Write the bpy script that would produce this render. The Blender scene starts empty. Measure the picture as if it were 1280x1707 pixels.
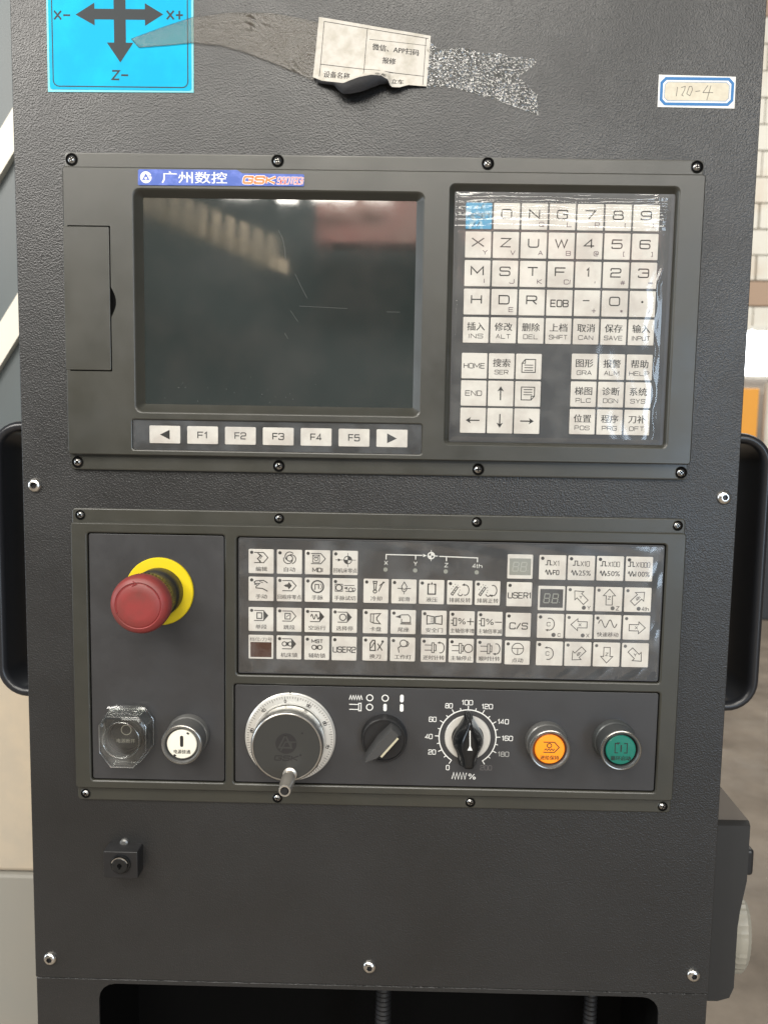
import bpy, bmesh, math, random
from math import sin, cos, pi, radians
from mathutils import Vector, Matrix
from mathutils.geometry import tessellate_polygon, delaunay_2d_cdt
random.seed(7)
C = bpy.context.scene.collection
S = bpy.context.scene

# ------------------------------------------------------------------ camera, world, exposure, lamps
CAMZ = 1.45
cd = bpy.data.cameras.new('camera'); cam = bpy.data.objects.new('camera', cd); C.objects.link(cam); S.camera = cam
cd.sensor_fit = 'HORIZONTAL'; cd.sensor_width = 36; cd.lens = 36 * 1350 / 1280
cd.clip_start = 0.02; cd.clip_end = 200
p_, y_, r_ = 0.09701418, -0.0125936, 0.01684828
fw = Vector((sin(y_) * cos(p_), cos(y_) * cos(p_), -sin(p_)))
r0 = Vector((cos(y_), -sin(y_), 0)); u0 = r0.cross(fw)
rt = cos(r_) * r0 + sin(r_) * u0; up = -sin(r_) * r0 + cos(r_) * u0
cam.matrix_world = Matrix(((rt.x, up.x, -fw.x, 0), (rt.y, up.y, -fw.y, -0.74), (rt.z, up.z, -fw.z, CAMZ), (0, 0, 0, 1)))
cd.dof.use_dof = True; cd.dof.focus_distance = 0.735; cd.dof.aperture_fstop = 11

W = bpy.data.worlds.new('World'); S.world = W; W.use_nodes = True
bg = W.node_tree.nodes['Background']; bg.inputs[0].default_value = (0.92, 0.95, 1.0, 1); bg.inputs[1].default_value = 0.11
S.view_settings.view_transform = 'Standard'; S.view_settings.look = 'None'; S.view_settings.exposure = 0.0; S.view_settings.gamma = 1
S.cycles.max_bounces = 6; S.cycles.transparent_max_bounces = 12; S.cycles.caustics_reflective = False; S.cycles.caustics_refractive = False

def area(name, loc, target, sx, sy, power, col):
    l = bpy.data.lights.new(name, 'AREA'); l.shape = 'RECTANGLE'; l.size = sx; l.size_y = sy; l.energy = power; l.color = col
    o = bpy.data.objects.new(name, l); C.objects.link(o); o.location = loc
    o.rotation_euler = (Vector(target) - Vector(loc)).to_track_quat('-Z', 'Y').to_euler()
    return o
FACE = (0, 0, 1.45)
area('roof_light', (-0.4, -3.2, 5.0), FACE, 1.8, 1.0, 95, (1.0, 0.95, 0.86))        # roof light high behind the camera
area('skylight', (0.6, -7.0, 5.1), FACE, 8.0, 2.0, 470, (1.0, 0.96, 0.88))            # long band of roof glazing far behind
area('window_light', (4.0, -7.5, 1.6), FACE, 2.6, 3.0, 150, (0.66, 0.82, 1.0))         # daylight from the windows on the right
area('door_light', (-5.0, -1.0, 1.7), FACE, 1.6, 2.6, 60, (0.80, 0.90, 1.0))         # daylight from the hall door on the left

# ------------------------------------------------------------------ materials
def mat(name, col, rough=0.5, metal=0.0, spec=0.5, bump=None, var=None, coat=0.0, coat_r=0.1, emit=None, alpha=None, ior=None, rvar=None):
    m = bpy.data.materials.new(name); m.use_nodes = True; nt = m.node_tree; b = nt.nodes['Principled BSDF']
    b.inputs['Base Color'].default_value = (*col, 1); b.inputs['Roughness'].default_value = rough; b.inputs['Metallic'].default_value = metal
    b.inputs['Specular IOR Level'].default_value = spec; b.inputs['Coat Weight'].default_value = coat; b.inputs['Coat Roughness'].default_value = coat_r
    if ior: b.inputs['IOR'].default_value = ior
    if emit: b.inputs['Emission Color'].default_value = (*emit[0], 1); b.inputs['Emission Strength'].default_value = emit[1]
    tc = nt.nodes.new('ShaderNodeNewGeometry')          # world position: alike pieces do not repeat their grain
    N = nt.nodes.new; L = nt.links.new
    if bump:
        kind, scale, strength, dist = bump
        if kind == 'voronoi':
            t = N('ShaderNodeTexVoronoi'); t.feature = 'SMOOTH_F1'; t.inputs['Smoothness'].default_value = 0.6; out = t.outputs['Distance']
            t.inputs['Scale'].default_value = scale
            n2 = N('ShaderNodeTexNoise'); n2.inputs['Scale'].default_value = scale * 0.9; n2.inputs['Detail'].default_value = 2
            L(tc.outputs['Position'], n2.inputs['Vector'])
            ad = N('ShaderNodeMath'); ad.operation = 'ADD'; L(out, ad.inputs[0]); L(n2.outputs['Fac'], ad.inputs[1]); out = ad.outputs[0]
        else:
            t = N('ShaderNodeTexNoise'); t.inputs['Detail'].default_value = 3; out = t.outputs['Fac']; t.inputs['Scale'].default_value = scale
        L(tc.outputs['Position'], t.inputs['Vector'])
        bp = N('ShaderNodeBump'); bp.inputs['Strength'].default_value = strength; bp.inputs['Distance'].default_value = dist
        L(out, bp.inputs['Height']); L(bp.outputs['Normal'], b.inputs['Normal'])
    if var:
        col2, scale, lo, hi = var
        t = N('ShaderNodeTexNoise'); t.inputs['Scale'].default_value = scale; t.inputs['Detail'].default_value = 5; t.inputs['Roughness'].default_value = 0.6
        L(tc.outputs['Position'], t.inputs['Vector'])
        mr = N('ShaderNodeMapRange'); mr.inputs['From Min'].default_value = lo; mr.inputs['From Max'].default_value = hi; L(t.outputs['Fac'], mr.inputs['Value'])
        mx = N('ShaderNodeMix'); mx.data_type = 'RGBA'; mx.inputs['A'].default_value = (*col, 1); mx.inputs['B'].default_value = (*col2, 1)
        L(mr.outputs[0], mx.inputs['Factor']); L(mx.outputs['Result'], b.inputs['Base Color'])
    if rvar:
        lo_r, hi_r, scale = rvar
        t = N('ShaderNodeTexNoise'); t.inputs['Scale'].default_value = scale; t.inputs['Detail'].default_value = 6; t.inputs['Roughness'].default_value = 0.65
        L(tc.outputs['Position'], t.inputs['Vector'])
        mr = N('ShaderNodeMapRange'); mr.inputs['From Min'].default_value = 0.35; mr.inputs['From Max'].default_value = 0.68
        mr.inputs['To Min'].default_value = lo_r; mr.inputs['To Max'].default_value = hi_r
        L(t.outputs['Fac'], mr.inputs['Value']); L(mr.outputs[0], b.inputs['Roughness'])
    return m

def film_mat(name, tint, rough, gloss, bump=None, haze=0.0, haze_col=(0.6, 0.6, 0.6)):
    """thin clear plastic: what lies behind shows through, the surface mirrors the hall"""
    m = bpy.data.materials.new(name); m.use_nodes = True; nt = m.node_tree; nt.nodes.clear(); N = nt.nodes.new; L = nt.links.new
    out = N('ShaderNodeOutputMaterial'); tr = N('ShaderNodeBsdfTransparent'); tr.inputs[0].default_value = (*tint, 1)
    gl = N('ShaderNodeBsdfGlossy'); gl.inputs['Roughness'].default_value = rough; gl.inputs[0].default_value = (1, 1, 1, 1)
    fr = N('ShaderNodeFresnel'); bk = N('ShaderNodeNewGeometry'); io = N('ShaderNodeMapRange')      # same mirror strength from both sides
    io.inputs['To Min'].default_value = 1.5; io.inputs['To Max'].default_value = 1 / 1.5; L(bk.outputs['Backfacing'], io.inputs['Value']); L(io.outputs[0], fr.inputs['IOR'])
    mu = N('ShaderNodeMath'); mu.operation = 'MULTIPLY'; mu.use_clamp = True; mu.inputs[1].default_value = gloss; L(fr.outputs[0], mu.inputs[0])
    mx = N('ShaderNodeMixShader'); L(mu.outputs[0], mx.inputs[0])
    if haze:
        df = N('ShaderNodeBsdfDiffuse'); df.inputs[0].default_value = (*haze_col, 1)
        m2 = N('ShaderNodeMixShader'); m2.inputs[0].default_value = haze; L(tr.outputs[0], m2.inputs[1]); L(df.outputs[0], m2.inputs[2])
        L(m2.outputs[0], mx.inputs[1])
        gm = N('ShaderNodeNewGeometry'); nz = N('ShaderNodeTexNoise'); nz.inputs['Scale'].default_value = 45; nz.inputs['Detail'].default_value = 5
        L(gm.outputs['Position'], nz.inputs['Vector']); mr = N('ShaderNodeMapRange'); mr.inputs['From Min'].default_value = 0.42; mr.inputs['From Max'].default_value = 0.75
        mr.inputs['To Max'].default_value = haze * 2; L(nz.outputs['Fac'], mr.inputs['Value']); L(mr.outputs[0], m2.inputs[0])
    else: L(tr.outputs[0], mx.inputs[1])
    L(gl.outputs[0], mx.inputs[2]); L(mx.outputs[0], out.inputs[0])
    if bump:
        gm = N('ShaderNodeNewGeometry')
        if bump[0] == 'voronoi':
            t = N('ShaderNodeTexVoronoi'); o = 'Distance'
        else:
            t = N('ShaderNodeTexNoise'); t.inputs['Detail'].default_value = 3; o = 'Fac'
        t.inputs['Scale'].default_value = bump[1]; L(gm.outputs['Position'], t.inputs['Vector'])
        bp = N('ShaderNodeBump'); bp.inputs['Strength'].default_value = bump[2]; bp.inputs['Distance'].default_value = bump[3]
        L(t.outputs[o], bp.inputs['Height']); L(bp.outputs['Normal'], gl.inputs['Normal']); L(bp.outputs['Normal'], fr.inputs['Normal'])
    return m

M = dict(
 paint = mat('grey_textured_paint', (0.0182, 0.0182, 0.0184), 0.37, spec=0.65, bump=('voronoi', 780, 0.42, 0.0006), var=((0.0152, 0.0152, 0.0153), 9, 0.4, 0.65), rvar=(0.30, 0.46, 7)),
 plastic = mat('olive_grey_plastic', (0.038, 0.037, 0.029), 0.36, spec=0.7, bump=('noise', 1500, 0.12, 0.0003), var=((0.032, 0.032, 0.026), 12, 0.4, 0.65), rvar=(0.31, 0.42, 25)),
 membrane = mat('dark_membrane', (0.034, 0.034, 0.036), 0.42, spec=0.7, bump=('noise', 900, 0.1, 0.0003), rvar=(0.34, 0.50, 30)),
 recess = mat('recess_edge', (0.03, 0.03, 0.032), 0.5),
 key = mat('cream_key', (0.75, 0.725, 0.68), 0.42, var=((0.60, 0.56, 0.52), 38, 0.40, 0.66), bump=('noise', 700, 0.05, 0.0003)),
 keyrim = mat('key_rim', (0.86, 0.84, 0.79), 0.4),
 keyblue = mat('blue_key', (0.08, 0.33, 0.56), 0.42, var=((0.50, 0.62, 0.66), 150, 0.50, 0.64)),
 ink = mat('black_ink', (0.018, 0.016, 0.016), 0.55),
 ink2 = mat('purple_ink', (0.10, 0.06, 0.08), 0.55),
 white = mat('white_ink', (0.80, 0.80, 0.77), 0.5),
 led = mat('dull_lamp', (0.10, 0.10, 0.10), 0.35),
 glass = mat('screen_glass', (0.025, 0.031, 0.030), 0.05, spec=1.0, ior=1.75, bump=('noise', 9, 0.05, 0.0005), var=((0.038, 0.040, 0.038), 14, 0.45, 0.7), rvar=(0.015, 0.09, 12)),
 screw = mat('screw_steel', (0.42, 0.41, 0.39), 0.25, 1.0),
 black = mat('black_plastic', (0.015, 0.015, 0.016), 0.35, rvar=(0.28, 0.5, 60)),
 gloss_black = mat('gloss_black', (0.008, 0.009, 0.010), 0.16, spec=0.6),
 rubber = mat('dark_rubber', (0.02, 0.02, 0.02), 0.6),
 steel = mat('satin_steel', (0.62, 0.61, 0.58), 0.30, 1.0, bump=('noise', 500, 0.08, 0.0003)),
 bolt = mat('bolt_steel', (0.72, 0.70, 0.66), 0.22, 1.0),
 barrel = mat('barrel_grey', (0.17, 0.17, 0.165), 0.32, 0.5),
 red = mat('red_button', (0.25, 0.036, 0.034), 0.45, bump=('noise', 600, 0.06, 0.0003), var=((0.17, 0.040, 0.034), 32, 0.42, 0.7)),
 yellow = mat('yellow_ring', (0.74, 0.56, 0.008), 0.45, var=((0.70, 0.54, 0.02), 90, 0.45, 0.75)),
 orange = mat('orange_lens', (0.95, 0.28, 0.012), 0.35, emit=((1.0, 0.30, 0.01), 0.22), coat=0.3),
 green = mat('green_lens', (0.006, 0.15, 0.11), 0.32, coat=0.2),
 cream_lens = mat('cream_lens', (0.80, 0.77, 0.66), 0.35, coat=0.3),
 lcd = mat('dull_display', (0.30, 0.31, 0.28), 0.3), lcd_seg = mat('dull_segment', (0.42, 0.43, 0.39), 0.3),
 redwin = mat('brown_window', (0.055, 0.016, 0.008), 0.2),
 blue = mat('blue_plate', (0.035, 0.09, 0.40), 0.35, var=((0.10, 0.16, 0.55), 120, 0.45, 0.7)), ored = mat('orange_print', (0.85, 0.20, 0.05), 0.45),
 red_print = mat('red_print', (0.65, 0.05, 0.06), 0.45),
 cyan = mat('cyan_vinyl', (0.001, 0.36, 0.60), 0.5, spec=0.12, bump=('noise', 35, 0.12, 0.001), var=((0.002, 0.42, 0.66), 25, 0.45, 0.65)),
 cyan_edge = mat('pale_cyan_edge', (0.12, 0.48, 0.56), 0.3), dgrey = mat('grey_print', (0.030, 0.036, 0.040), 0.5, spec=0.2),
 paper = mat('aged_paper', (0.56, 0.53, 0.48), 0.6, var=((0.44, 0.41, 0.35), 80, 0.42, 0.66), bump=('noise', 260, 0.25, 0.0008)),
 paper_white = mat('paper_white', (0.78, 0.78, 0.75), 0.6), paper_blue = mat('paper_blue', (0.03, 0.17, 0.42), 0.6), paper_tan = mat('paper_tan', (0.62, 0.58, 0.47), 0.6, var=((0.55, 0.50, 0.40), 120, 0.4, 0.65)),
 pencil = mat('pencil', (0.16, 0.15, 0.13), 0.7), paper_back = mat('label_back', (0.016, 0.016, 0.018), 0.5, spec=0.25, bump=('noise', 200, 0.3, 0.001)),
 inside = mat('dark_inside', (0.0018, 0.0018, 0.0018), 0.9, spec=0.1), conduit = mat('conduit', (0.009, 0.009, 0.010), 0.55, spec=0.3),
 handle = mat('handle_black', (0.016, 0.017, 0.020), 0.30),
 mach_grey = mat('machine_grey', (0.10, 0.115, 0.12), 0.45, var=((0.10, 0.12, 0.125), 3, 0.4, 0.65)), mach_white = mat('machine_white', (0.72, 0.69, 0.60), 0.5),
 mach_cream = mat('machine_cream', (0.56, 0.47, 0.35), 0.5, var=((0.40, 0.36, 0.30), 5, 0.4, 0.7)), mach_pale = mat('machine_pale', (0.28, 0.27, 0.24), 0.5, var=((0.30, 0.28, 0.24), 5, 0.4, 0.7)),
 block = mat('painted_block', (0.74, 0.71, 0.64), 0.8, bump=('noise', 40, 0.3, 0.004), var=((0.68, 0.60, 0.50), 3.0, 0.52, 0.72)), mortar = mat('mortar', (0.34, 0.30, 0.26), 0.9),
 concrete = mat('concrete', (0.36, 0.30, 0.24), 0.6, bump=('noise', 30, 0.3, 0.004), var=((0.20, 0.165, 0.13), 3.2, 0.35, 0.68), rvar=(0.35, 0.75, 2)),
 pane = mat('daylight_pane', (0.9, 0.95, 1.0), 0.5, emit=((0.93, 0.97, 1.0), 6.0)),
 safety = mat('safety_orange', (0.80, 0.36, 0.05), 0.5), pipe = mat('white_pipe', (0.72, 0.70, 0.64), 0.4), darkm = mat('dark_machine', (0.05, 0.055, 0.065), 0.5),
 pendant = mat('pendant_black', (0.022, 0.022, 0.022), 0.5, bump=('noise', 900, 0.15, 0.0004)), dial_grey = mat('dial_grey', (0.30, 0.285, 0.24), 0.45),
 crane = mat('crane_red', (0.30, 0.12, 0.10), 0.6, var=((0.30, 0.17, 0.14), 1.2, 0.45, 0.6)), truss = mat('truss_tan', (0.62, 0.52, 0.38), 0.7), hallwall = mat('hall_wall', (0.11, 0.125, 0.125), 0.9, var=((0.07, 0.08, 0.08), 0.8, 0.4, 0.65)),
 lampglow = mat('lamp_glow', (1, 1, 1), 0.5, emit=((1.0, 0.95, 0.85), 14.0)),
 film = film_mat('clear_film', (0.95, 0.95, 0.94), 0.10, 1.6, None, haze=0.032, haze_col=(0.75, 0.75, 0.72)),
 film2 = film_mat('stretched_film', (0.96, 0.96, 0.95), 0.13, 1.9, None, haze=0.045, haze_col=(0.6, 0.66, 0.72)),
 tape = film_mat('clear_tape', (0.64, 0.60, 0.54), 0.20, 0.8, ('noise', 420, 0.45, 0.0012), haze=0.02),
 tape_foil = film_mat('crumpled_tape', (0.78, 0.78, 0.76), 0.20, 2.0, ('voronoi', 360, 0.8, 0.0013), haze=0.12, haze_col=(0.36, 0.36, 0.35)),
 clear_edge = film_mat('acrylic_edge_highlight', (0.85, 0.86, 0.86), 0.12, 3.0, haze=0.16, haze_col=(0.6, 0.6, 0.58)),  # pale haze puts the edge highlight into the colour
 clear = film_mat('clear_acrylic', (0.92, 0.93, 0.92), 0.10, 1.2, None, haze=0.04),
)

M['tape_dark'] = mat('tape_edge_dark', (0.018, 0.016, 0.014), 0.6)  # thin dark line drawn along the tape's edges
M['faintscratch'] = mat('scratch', (0.10, 0.105, 0.10), 0.5)
# ------------------------------------------------------------------ mesh helpers; panel coordinates: u right, v up (0 = camera height), d out of the cabinet face, all in mm
class G:
    def __init__(s): s.v = []; s.f = []; s.m = []
    def add(s, vs, fs, mi=0):
        o = len(s.v); s.v += [tuple(x) for x in vs]; s.f += [tuple(o + i for i in f) for f in fs]; s.m += [mi] * len(fs); return s
    def merge(s, g, du=0, dv=0, dd=0, mi=None):
        o = len(s.v); s.v += [(x[0] + du, x[1] + dv, x[2] + dd) for x in g.v]; s.f += [tuple(o + i for i in f) for f in g.f]
        s.m += [mi if mi is not None else k for k in g.m]; return s
def rr(a, b, c, e, r, n=4):
    """rounded rectangle a,b (low corner) to c,e, counter-clockwise"""
    r = max(r, 0.01); P = []
    for cx, cy, t0 in ((c - r, e - r, 0), (a + r, e - r, 90), (a + r, b + r, 180), (c - r, b + r, 270)):
        for k in range(n + 1):
            t = radians(t0 + 90 * k / n); P.append((cx + r * cos(t), cy + r * sin(t)))
    return P
def circ(cx, cy, r, n=48, a0=0): return [(cx + r * cos(a0 + 2 * pi * k / n), cy + r * sin(a0 + 2 * pi * k / n)) for k in range(n)]
def loft(g, rings, cap0=False, cap1=True, mi=0):
    """rings: [(2-D points, d)], all with the same count"""
    n = len(rings[0][0]); vs = [(x, y, d) for P, d in rings for x, y in P]; fs = []
    for k in range(len(rings) - 1):
        for i in range(n):
            j = (i + 1) % n; fs.append((k * n + i, k * n + j, (k + 1) * n + j, (k + 1) * n + i))
    if cap0: fs.append(tuple(range(n))[::-1])
    if cap1: fs.append(tuple((len(rings) - 1) * n + i for i in range(n)))
    return g.add(vs, fs, mi)
def slab(g, P, d0, d1, mi=0): return loft(g, [(P, d0), (P, d1)], True, True, mi)
def bevbox(g, a, b, c, e, d0, d1, r=1.0, bev=0.5, mi=0, n=4, back=False):
    return loft(g, [(rr(a, b, c, e, r, n), d0), (rr(a, b, c, e, r, n), d1 - bev), (rr(a + bev * .3, b + bev * .3, c - bev * .3, e - bev * .3, r, n), d1 - bev * .3), (rr(a + bev, b + bev, c - bev, e - bev, max(r - bev, .2), n), d1)], back, True, mi)
def inside(c, P):
    k = False
    for (x0, y0), (x1, y1) in zip(P, P[1:] + P[:1]):
        if (y0 > c[1]) != (y1 > c[1]) and c[0] < (x1 - x0) * (c[1] - y0) / (y1 - y0) + x0: k = not k
    return k
def capholes(g, outer, holes, d, mi=0):
    vs = []; ed = []
    for P in [outer] + holes:
        o = len(vs); n = len(P); vs += [Vector(p) for p in P]; ed += [(o + i, o + (i + 1) % n) for i in range(n)]
    r = delaunay_2d_cdt(vs, ed, [], 0, 1e-5); V = r[0]; F = []
    for f in r[2]:
        c = sum((V[i] for i in f), Vector((0, 0))) / len(f)
        if inside(c, outer) and not any(inside(c, h) for h in holes): F.append(tuple(f))
    return g.add([(p.x, p.y, d) for p in V], F, mi)
def lathe(g, cu, cv, prof, n=64, mi=0, cap=True):
    return loft(g, [(circ(cu, cv, max(r, .001), n), d) for r, d in prof], False, cap, mi)
def tube(g, pts, r, n=10, mi=0, closed=False):
    """round bar through 3-D points (u, v, d)"""
    P = [Vector(p) for p in pts]; vs = []; fs = []; up_ = Vector((0, 0, 1)); m = len(P)
    for i, p in enumerate(P):
        t = (P[(i + 1) % m] - P[i - 1]) if closed else (P[min(i + 1, m - 1)] - P[max(i - 1, 0)])
        t.normalize(); a = t.cross(up_)
        if a.length < 1e-3: a = t.cross(Vector((0, 1, 0)))
        a.normalize(); b = t.cross(a)
        rad = r[i] if isinstance(r, (list, tuple)) else r
        vs += [p + rad * (cos(2 * pi * k / n) * a + sin(2 * pi * k / n) * b) for k in range(n)]
    for i in range(m if closed else m - 1):
        for k in range(n):
            fs.append((i * n + k, i * n + (k + 1) % n, ((i + 1) % m) * n + (k + 1) % n, ((i + 1) % m) * n + k))
    if not closed: fs += [tuple(range(n)), tuple((m - 1) * n + k for k in range(n))]
    return g.add(vs, fs, mi)

ABS = {}
def empty(name, at, label=None, cat=None, group=None):
    o = bpy.data.objects.new(name, None); C.objects.link(o); o.empty_display_size = 0.02
    ABS[o] = at; o.location = (at[0] / 1000, -at[2] / 1000, CAMZ + at[1] / 1000)
    tag(o, label, cat, group); return o
def tag(o, label=None, cat=None, group=None, kind=None):
    if label: o['label'] = label
    if cat: o['category'] = cat
    if group: o['group'] = group
    if kind: o['kind'] = kind
    return o
OPEN = {'film', 'film2', 'tape', 'tape_foil', 'paper', 'paper_back'}      # wavy open sheets
def mk(name, g, mats, closed=False, ang=35):
    me = bpy.data.meshes.new(name); me.from_pydata([(x / 1000, -d / 1000, y / 1000) for x, y, d in g.v], [], g.f)
    for m in (mats if isinstance(mats, (list, tuple)) else [mats]): me.materials.append(M[m])
    me.polygons.foreach_set('material_index', g.m)
    bm = bmesh.new(); bm.from_mesh(me); bmesh.ops.remove_doubles(bm, verts=bm.verts, dist=1e-6)
    (bmesh.ops.recalc_face_normals(bm, faces=bm.faces) if not OPEN & set(mats if isinstance(mats, (list, tuple)) else [mats]) else None); bm.to_mesh(me); bm.free()
    me.shade_smooth(); me.set_sharp_from_angle(angle=radians(ang))
    if not OPEN & set(mats if isinstance(mats, (list, tuple)) else [mats]):
        for p in me.polygons:
            if abs(p.normal.y) > .9998: p.use_smooth = False
    me.update()
    return me
def obj(name, g, mats, parent=None, at=None, label=None, mesh=None, kind=None, ang=35):
    """at: the place of the object's origin; g is drawn round it"""
    me = mesh or mk(name, g, mats, ang=ang)
    o = bpy.data.objects.new(name, me); C.objects.link(o)
    at = at or (ABS[parent] if parent else (0, 0, 0)); ABS[o] = at
    if parent:
        o.parent = parent; p = ABS[parent]; o.location = ((at[0] - p[0]) / 1000, -(at[2] - p[2]) / 1000, (at[1] - p[1]) / 1000)
    else: o.location = (at[0] / 1000, -at[2] / 1000, CAMZ + at[1] / 1000)
    if label: o['label'] = label
    if kind: o['kind'] = kind
    return o
def rel(g, at):
    g.v = [(x - at[0], y - at[1], z - at[2]) for x, y, z in g.v]; return g
def part(name, g, mats, parent, label=None, kind=None, ang=35):
    """g in absolute panel coordinates; the origin goes to the middle of its back"""
    xs = [v[0] for v in g.v]; ys = [v[1] for v in g.v]; zs = [v[2] for v in g.v]
    at = ((min(xs) + max(xs)) / 2, (min(ys) + max(ys)) / 2, min(zs))
    return obj(name, rel(g, at), mats, parent, at, label, kind=kind, ang=ang)

# ------------------------------------------------------------------ flat print: strokes, fills, lettering (u right, v up)
_T = {}
def text_raw(s, bold):
    k = (s, bold)
    if k not in _T:
        c = bpy.data.curves.new('t', 'FONT'); c.body = s; c.size = 1; c.resolution_u = 2; c.offset = bold; c.fill_mode = 'FRONT'
        o = bpy.data.objects.new('t', c); C.objects.link(o)
        me = bpy.data.meshes.new_from_object(o.evaluated_get(bpy.context.evaluated_depsgraph_get()))
        vs = [(v.co.x, v.co.y) for v in me.vertices]; fs = [tuple(p.vertices) for p in me.polygons]
        bpy.data.objects.remove(o); bpy.data.curves.remove(c); bpy.data.meshes.remove(me)
        x0 = min(v[0] for v in vs); x1 = max(v[0] for v in vs); y0 = min(v[1] for v in vs); y1 = max(v[1] for v in vs)
        _T[k] = ([(x - (x0 + x1) / 2, y - (y0 + y1) / 2) for x, y in vs], fs, x1 - x0, y1 - y0)
    return _T[k]
FT = {'A': '0,0 .5,1 1,0|.18,.33 .82,.33', 'B': '0,0 0,1 1,1r 1,.52r .1,.52|.1,.52 1,.52r 1,0r 0,0', 'C': '1,.74 1,1r 0,1r 0,0r 1,0r 1,.26', 'D': '0,0 0,1 1,1r 1,0r z', 'E': '1,1 0,1 0,0 1,0|0,.52 .9,.52',
 'F': '1,1 0,1 0,0|0,.5 .9,.5', 'G': '1,.76 1,1r 0,1r 0,0r 1,0r 1,.48 .55,.48', 'H': '0,0 0,1|1,0 1,1|0,.5 1,.5', 'I': '.5,0 .5,1', 'J': '1,1 1,0r 0,0r 0,.3', 'K': '0,0 0,1|1,1 .12,.5 1,0|0,.5 .12,.5',
 'L': '0,1 0,0 1,0', 'M': '0,0 0,1 .5,.25 1,1 1,0', 'N': '0,0 0,1 1,0 1,1', 'O': '0,0r 0,1r 1,1r 1,0r z', 'P': '0,0 0,1 1,1r 1,.45r 0,.45', 'Q': '0,0r 0,1r 1,1r 1,0r z|.6,.28 1.05,-.12', 'R': '0,0 0,1 1,1r 1,.46r 0,.46|.6,.46 1,0',
 'S': '1,.76 1,1r 0,1r 0,.53r 1,.53r 1,0r 0,0r 0,.24', 'T': '0,1 1,1|.5,1 .5,0', 'U': '0,1 0,0r 1,0r 1,1', 'V': '0,1 .5,0 1,1', 'W': '0,1 .25,0 .5,.9 .75,0 1,1', 'X': '0,0 1,1|0,1 1,0', 'Y': '0,1 .5,.48 1,1|.5,.48 .5,0', 'Z': '0,1 1,1 0,0 1,0',
 '0': '0,0r 0,1r 1,1r 1,0r z', '1': '0,.74 .7,1 .7,0', '2': '0,.74 0,1r 1,1r 1,.5r 0,.48r 0,0 1,0', '3': '0,.8 0,1r 1,1r 1,.53 .35,.53|.9,.53 1,.5 1,0r 0,0r 0,.22', '4': '1,.24 0,.24 .72,1 .72,0', '5': '1,1 .06,1 0,.55 1,.6r 1,0r 0,0r 0,.2',
 '6': '1,.82 1,1r 0,1r 0,0r 1,0r 1,.56r 0,.56', '7': '0,1 1,1 .35,0', '8': '0,0r 0,.53r 1,.53r 1,0r z|.06,.53r .06,1r .94,1r .94,.53r z', '9': '0,.18 0,0r 1,0r 1,1r 0,1r 0,.44r 1,.44', '-': '0,.5 1,.5', '+': '0,.5 1,.5|.5,0 .5,1', '/': '0,0 1,1',
 '%': '.15,0 .85,1|0,.6r 0,1r .34,1r .34,.6r z|.66,0r .66,.4r 1,.4r 1,0r z', '#': '0,.33 1,.33|0,.66 1,.66|.25,0 .4,1|.62,0 .77,1', '=': '0,.3 1,.3|0,.7 1,.7', '[': '1,1 0,1 0,0 1,0', ']': '0,1 1,1 1,0 0,0', '(': '1,1 .2,.75 .2,.25 1,0', ')': '0,1 .8,.75 .8,.25 0,0',
 ',': '.7,1 0,0', '\u2019': '.7,1 0,0', '*': '0,.2 1,.8|0,.8 1,.2|.5,0 .5,1', '@': '.8,.3 .35,.3r .35,.7r .7,.7r .7,.3 1,.3r 1,1r 0,1r 0,0r .9,0', '.': '.4,0 .6,0', 'i': '.5,0 .5,.66|.5,.85 .5,1', 't': '.9,1 .9,1', 'h': '0,0 0,1|0,.6 1,.6r 1,0'}
FT['t'] = '.3,1 .3,0r .9,0|0,.66 .8,.66'
NARROW = {'1': .5, 'I': .15, ',': .2, '.': .2, 'i': .12, 't': .55, '[': .4, ']': .4, '(': .35, ')': .35, '/': .7, '\u2019': .2}
def latin(g, s, cx, cy, h, w, lw, mi, rot, d, shear):
    ws = [NARROW.get(c, 1.3 if c in 'MW' and len(s) > 1 else 1) for c in s]; gap = .30; tot = sum(ws) + gap * (len(s) - 1); k = (w - lw) / tot; hh = h - lw; x = -(w - lw) / 2; cr, sn = cos(rot), sin(rot)
    for c, cw in zip(s, ws):
        for q, path in enumerate(FT[c].split('|')):
            toks = path.split(); closed = toks[-1] == 'z'; toks = toks[:-1] if closed else toks; P = []
            for t in toks:
                r = t.endswith('r'); a, b = t.rstrip('r').split(','); P.append((x + float(a) * cw * k, (float(b) - .5) * hh, r))
            out = []; n = len(P); R_ = .27 * min(cw * k, hh)
            for i, (px, py, r) in enumerate(P):
                if not r or (not closed and i in (0, n - 1)): out.append((px, py)); continue
                p = Vector((px, py)); a = Vector(P[i - 1][:2]) - p; b = Vector(P[(i + 1) % n][:2]) - p; rad = min(R_, a.length * .48, b.length * .48); A_ = p + a.normalized() * rad; B_ = p + b.normalized() * rad
                for t in (0, .33, .67, 1): u = A_.lerp(p, t).lerp(p.lerp(B_, t), t); out.append((u.x, u.y))
            out = [(u + shear * v, v) for u, v in out]
            stroke(g, [(cx + cr * u - sn * v, cy + sn * u + cr * v) for u, v in out], lw, closed, mi, d + .012 * q)
        x += (cw + gap) * k
    return g
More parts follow.
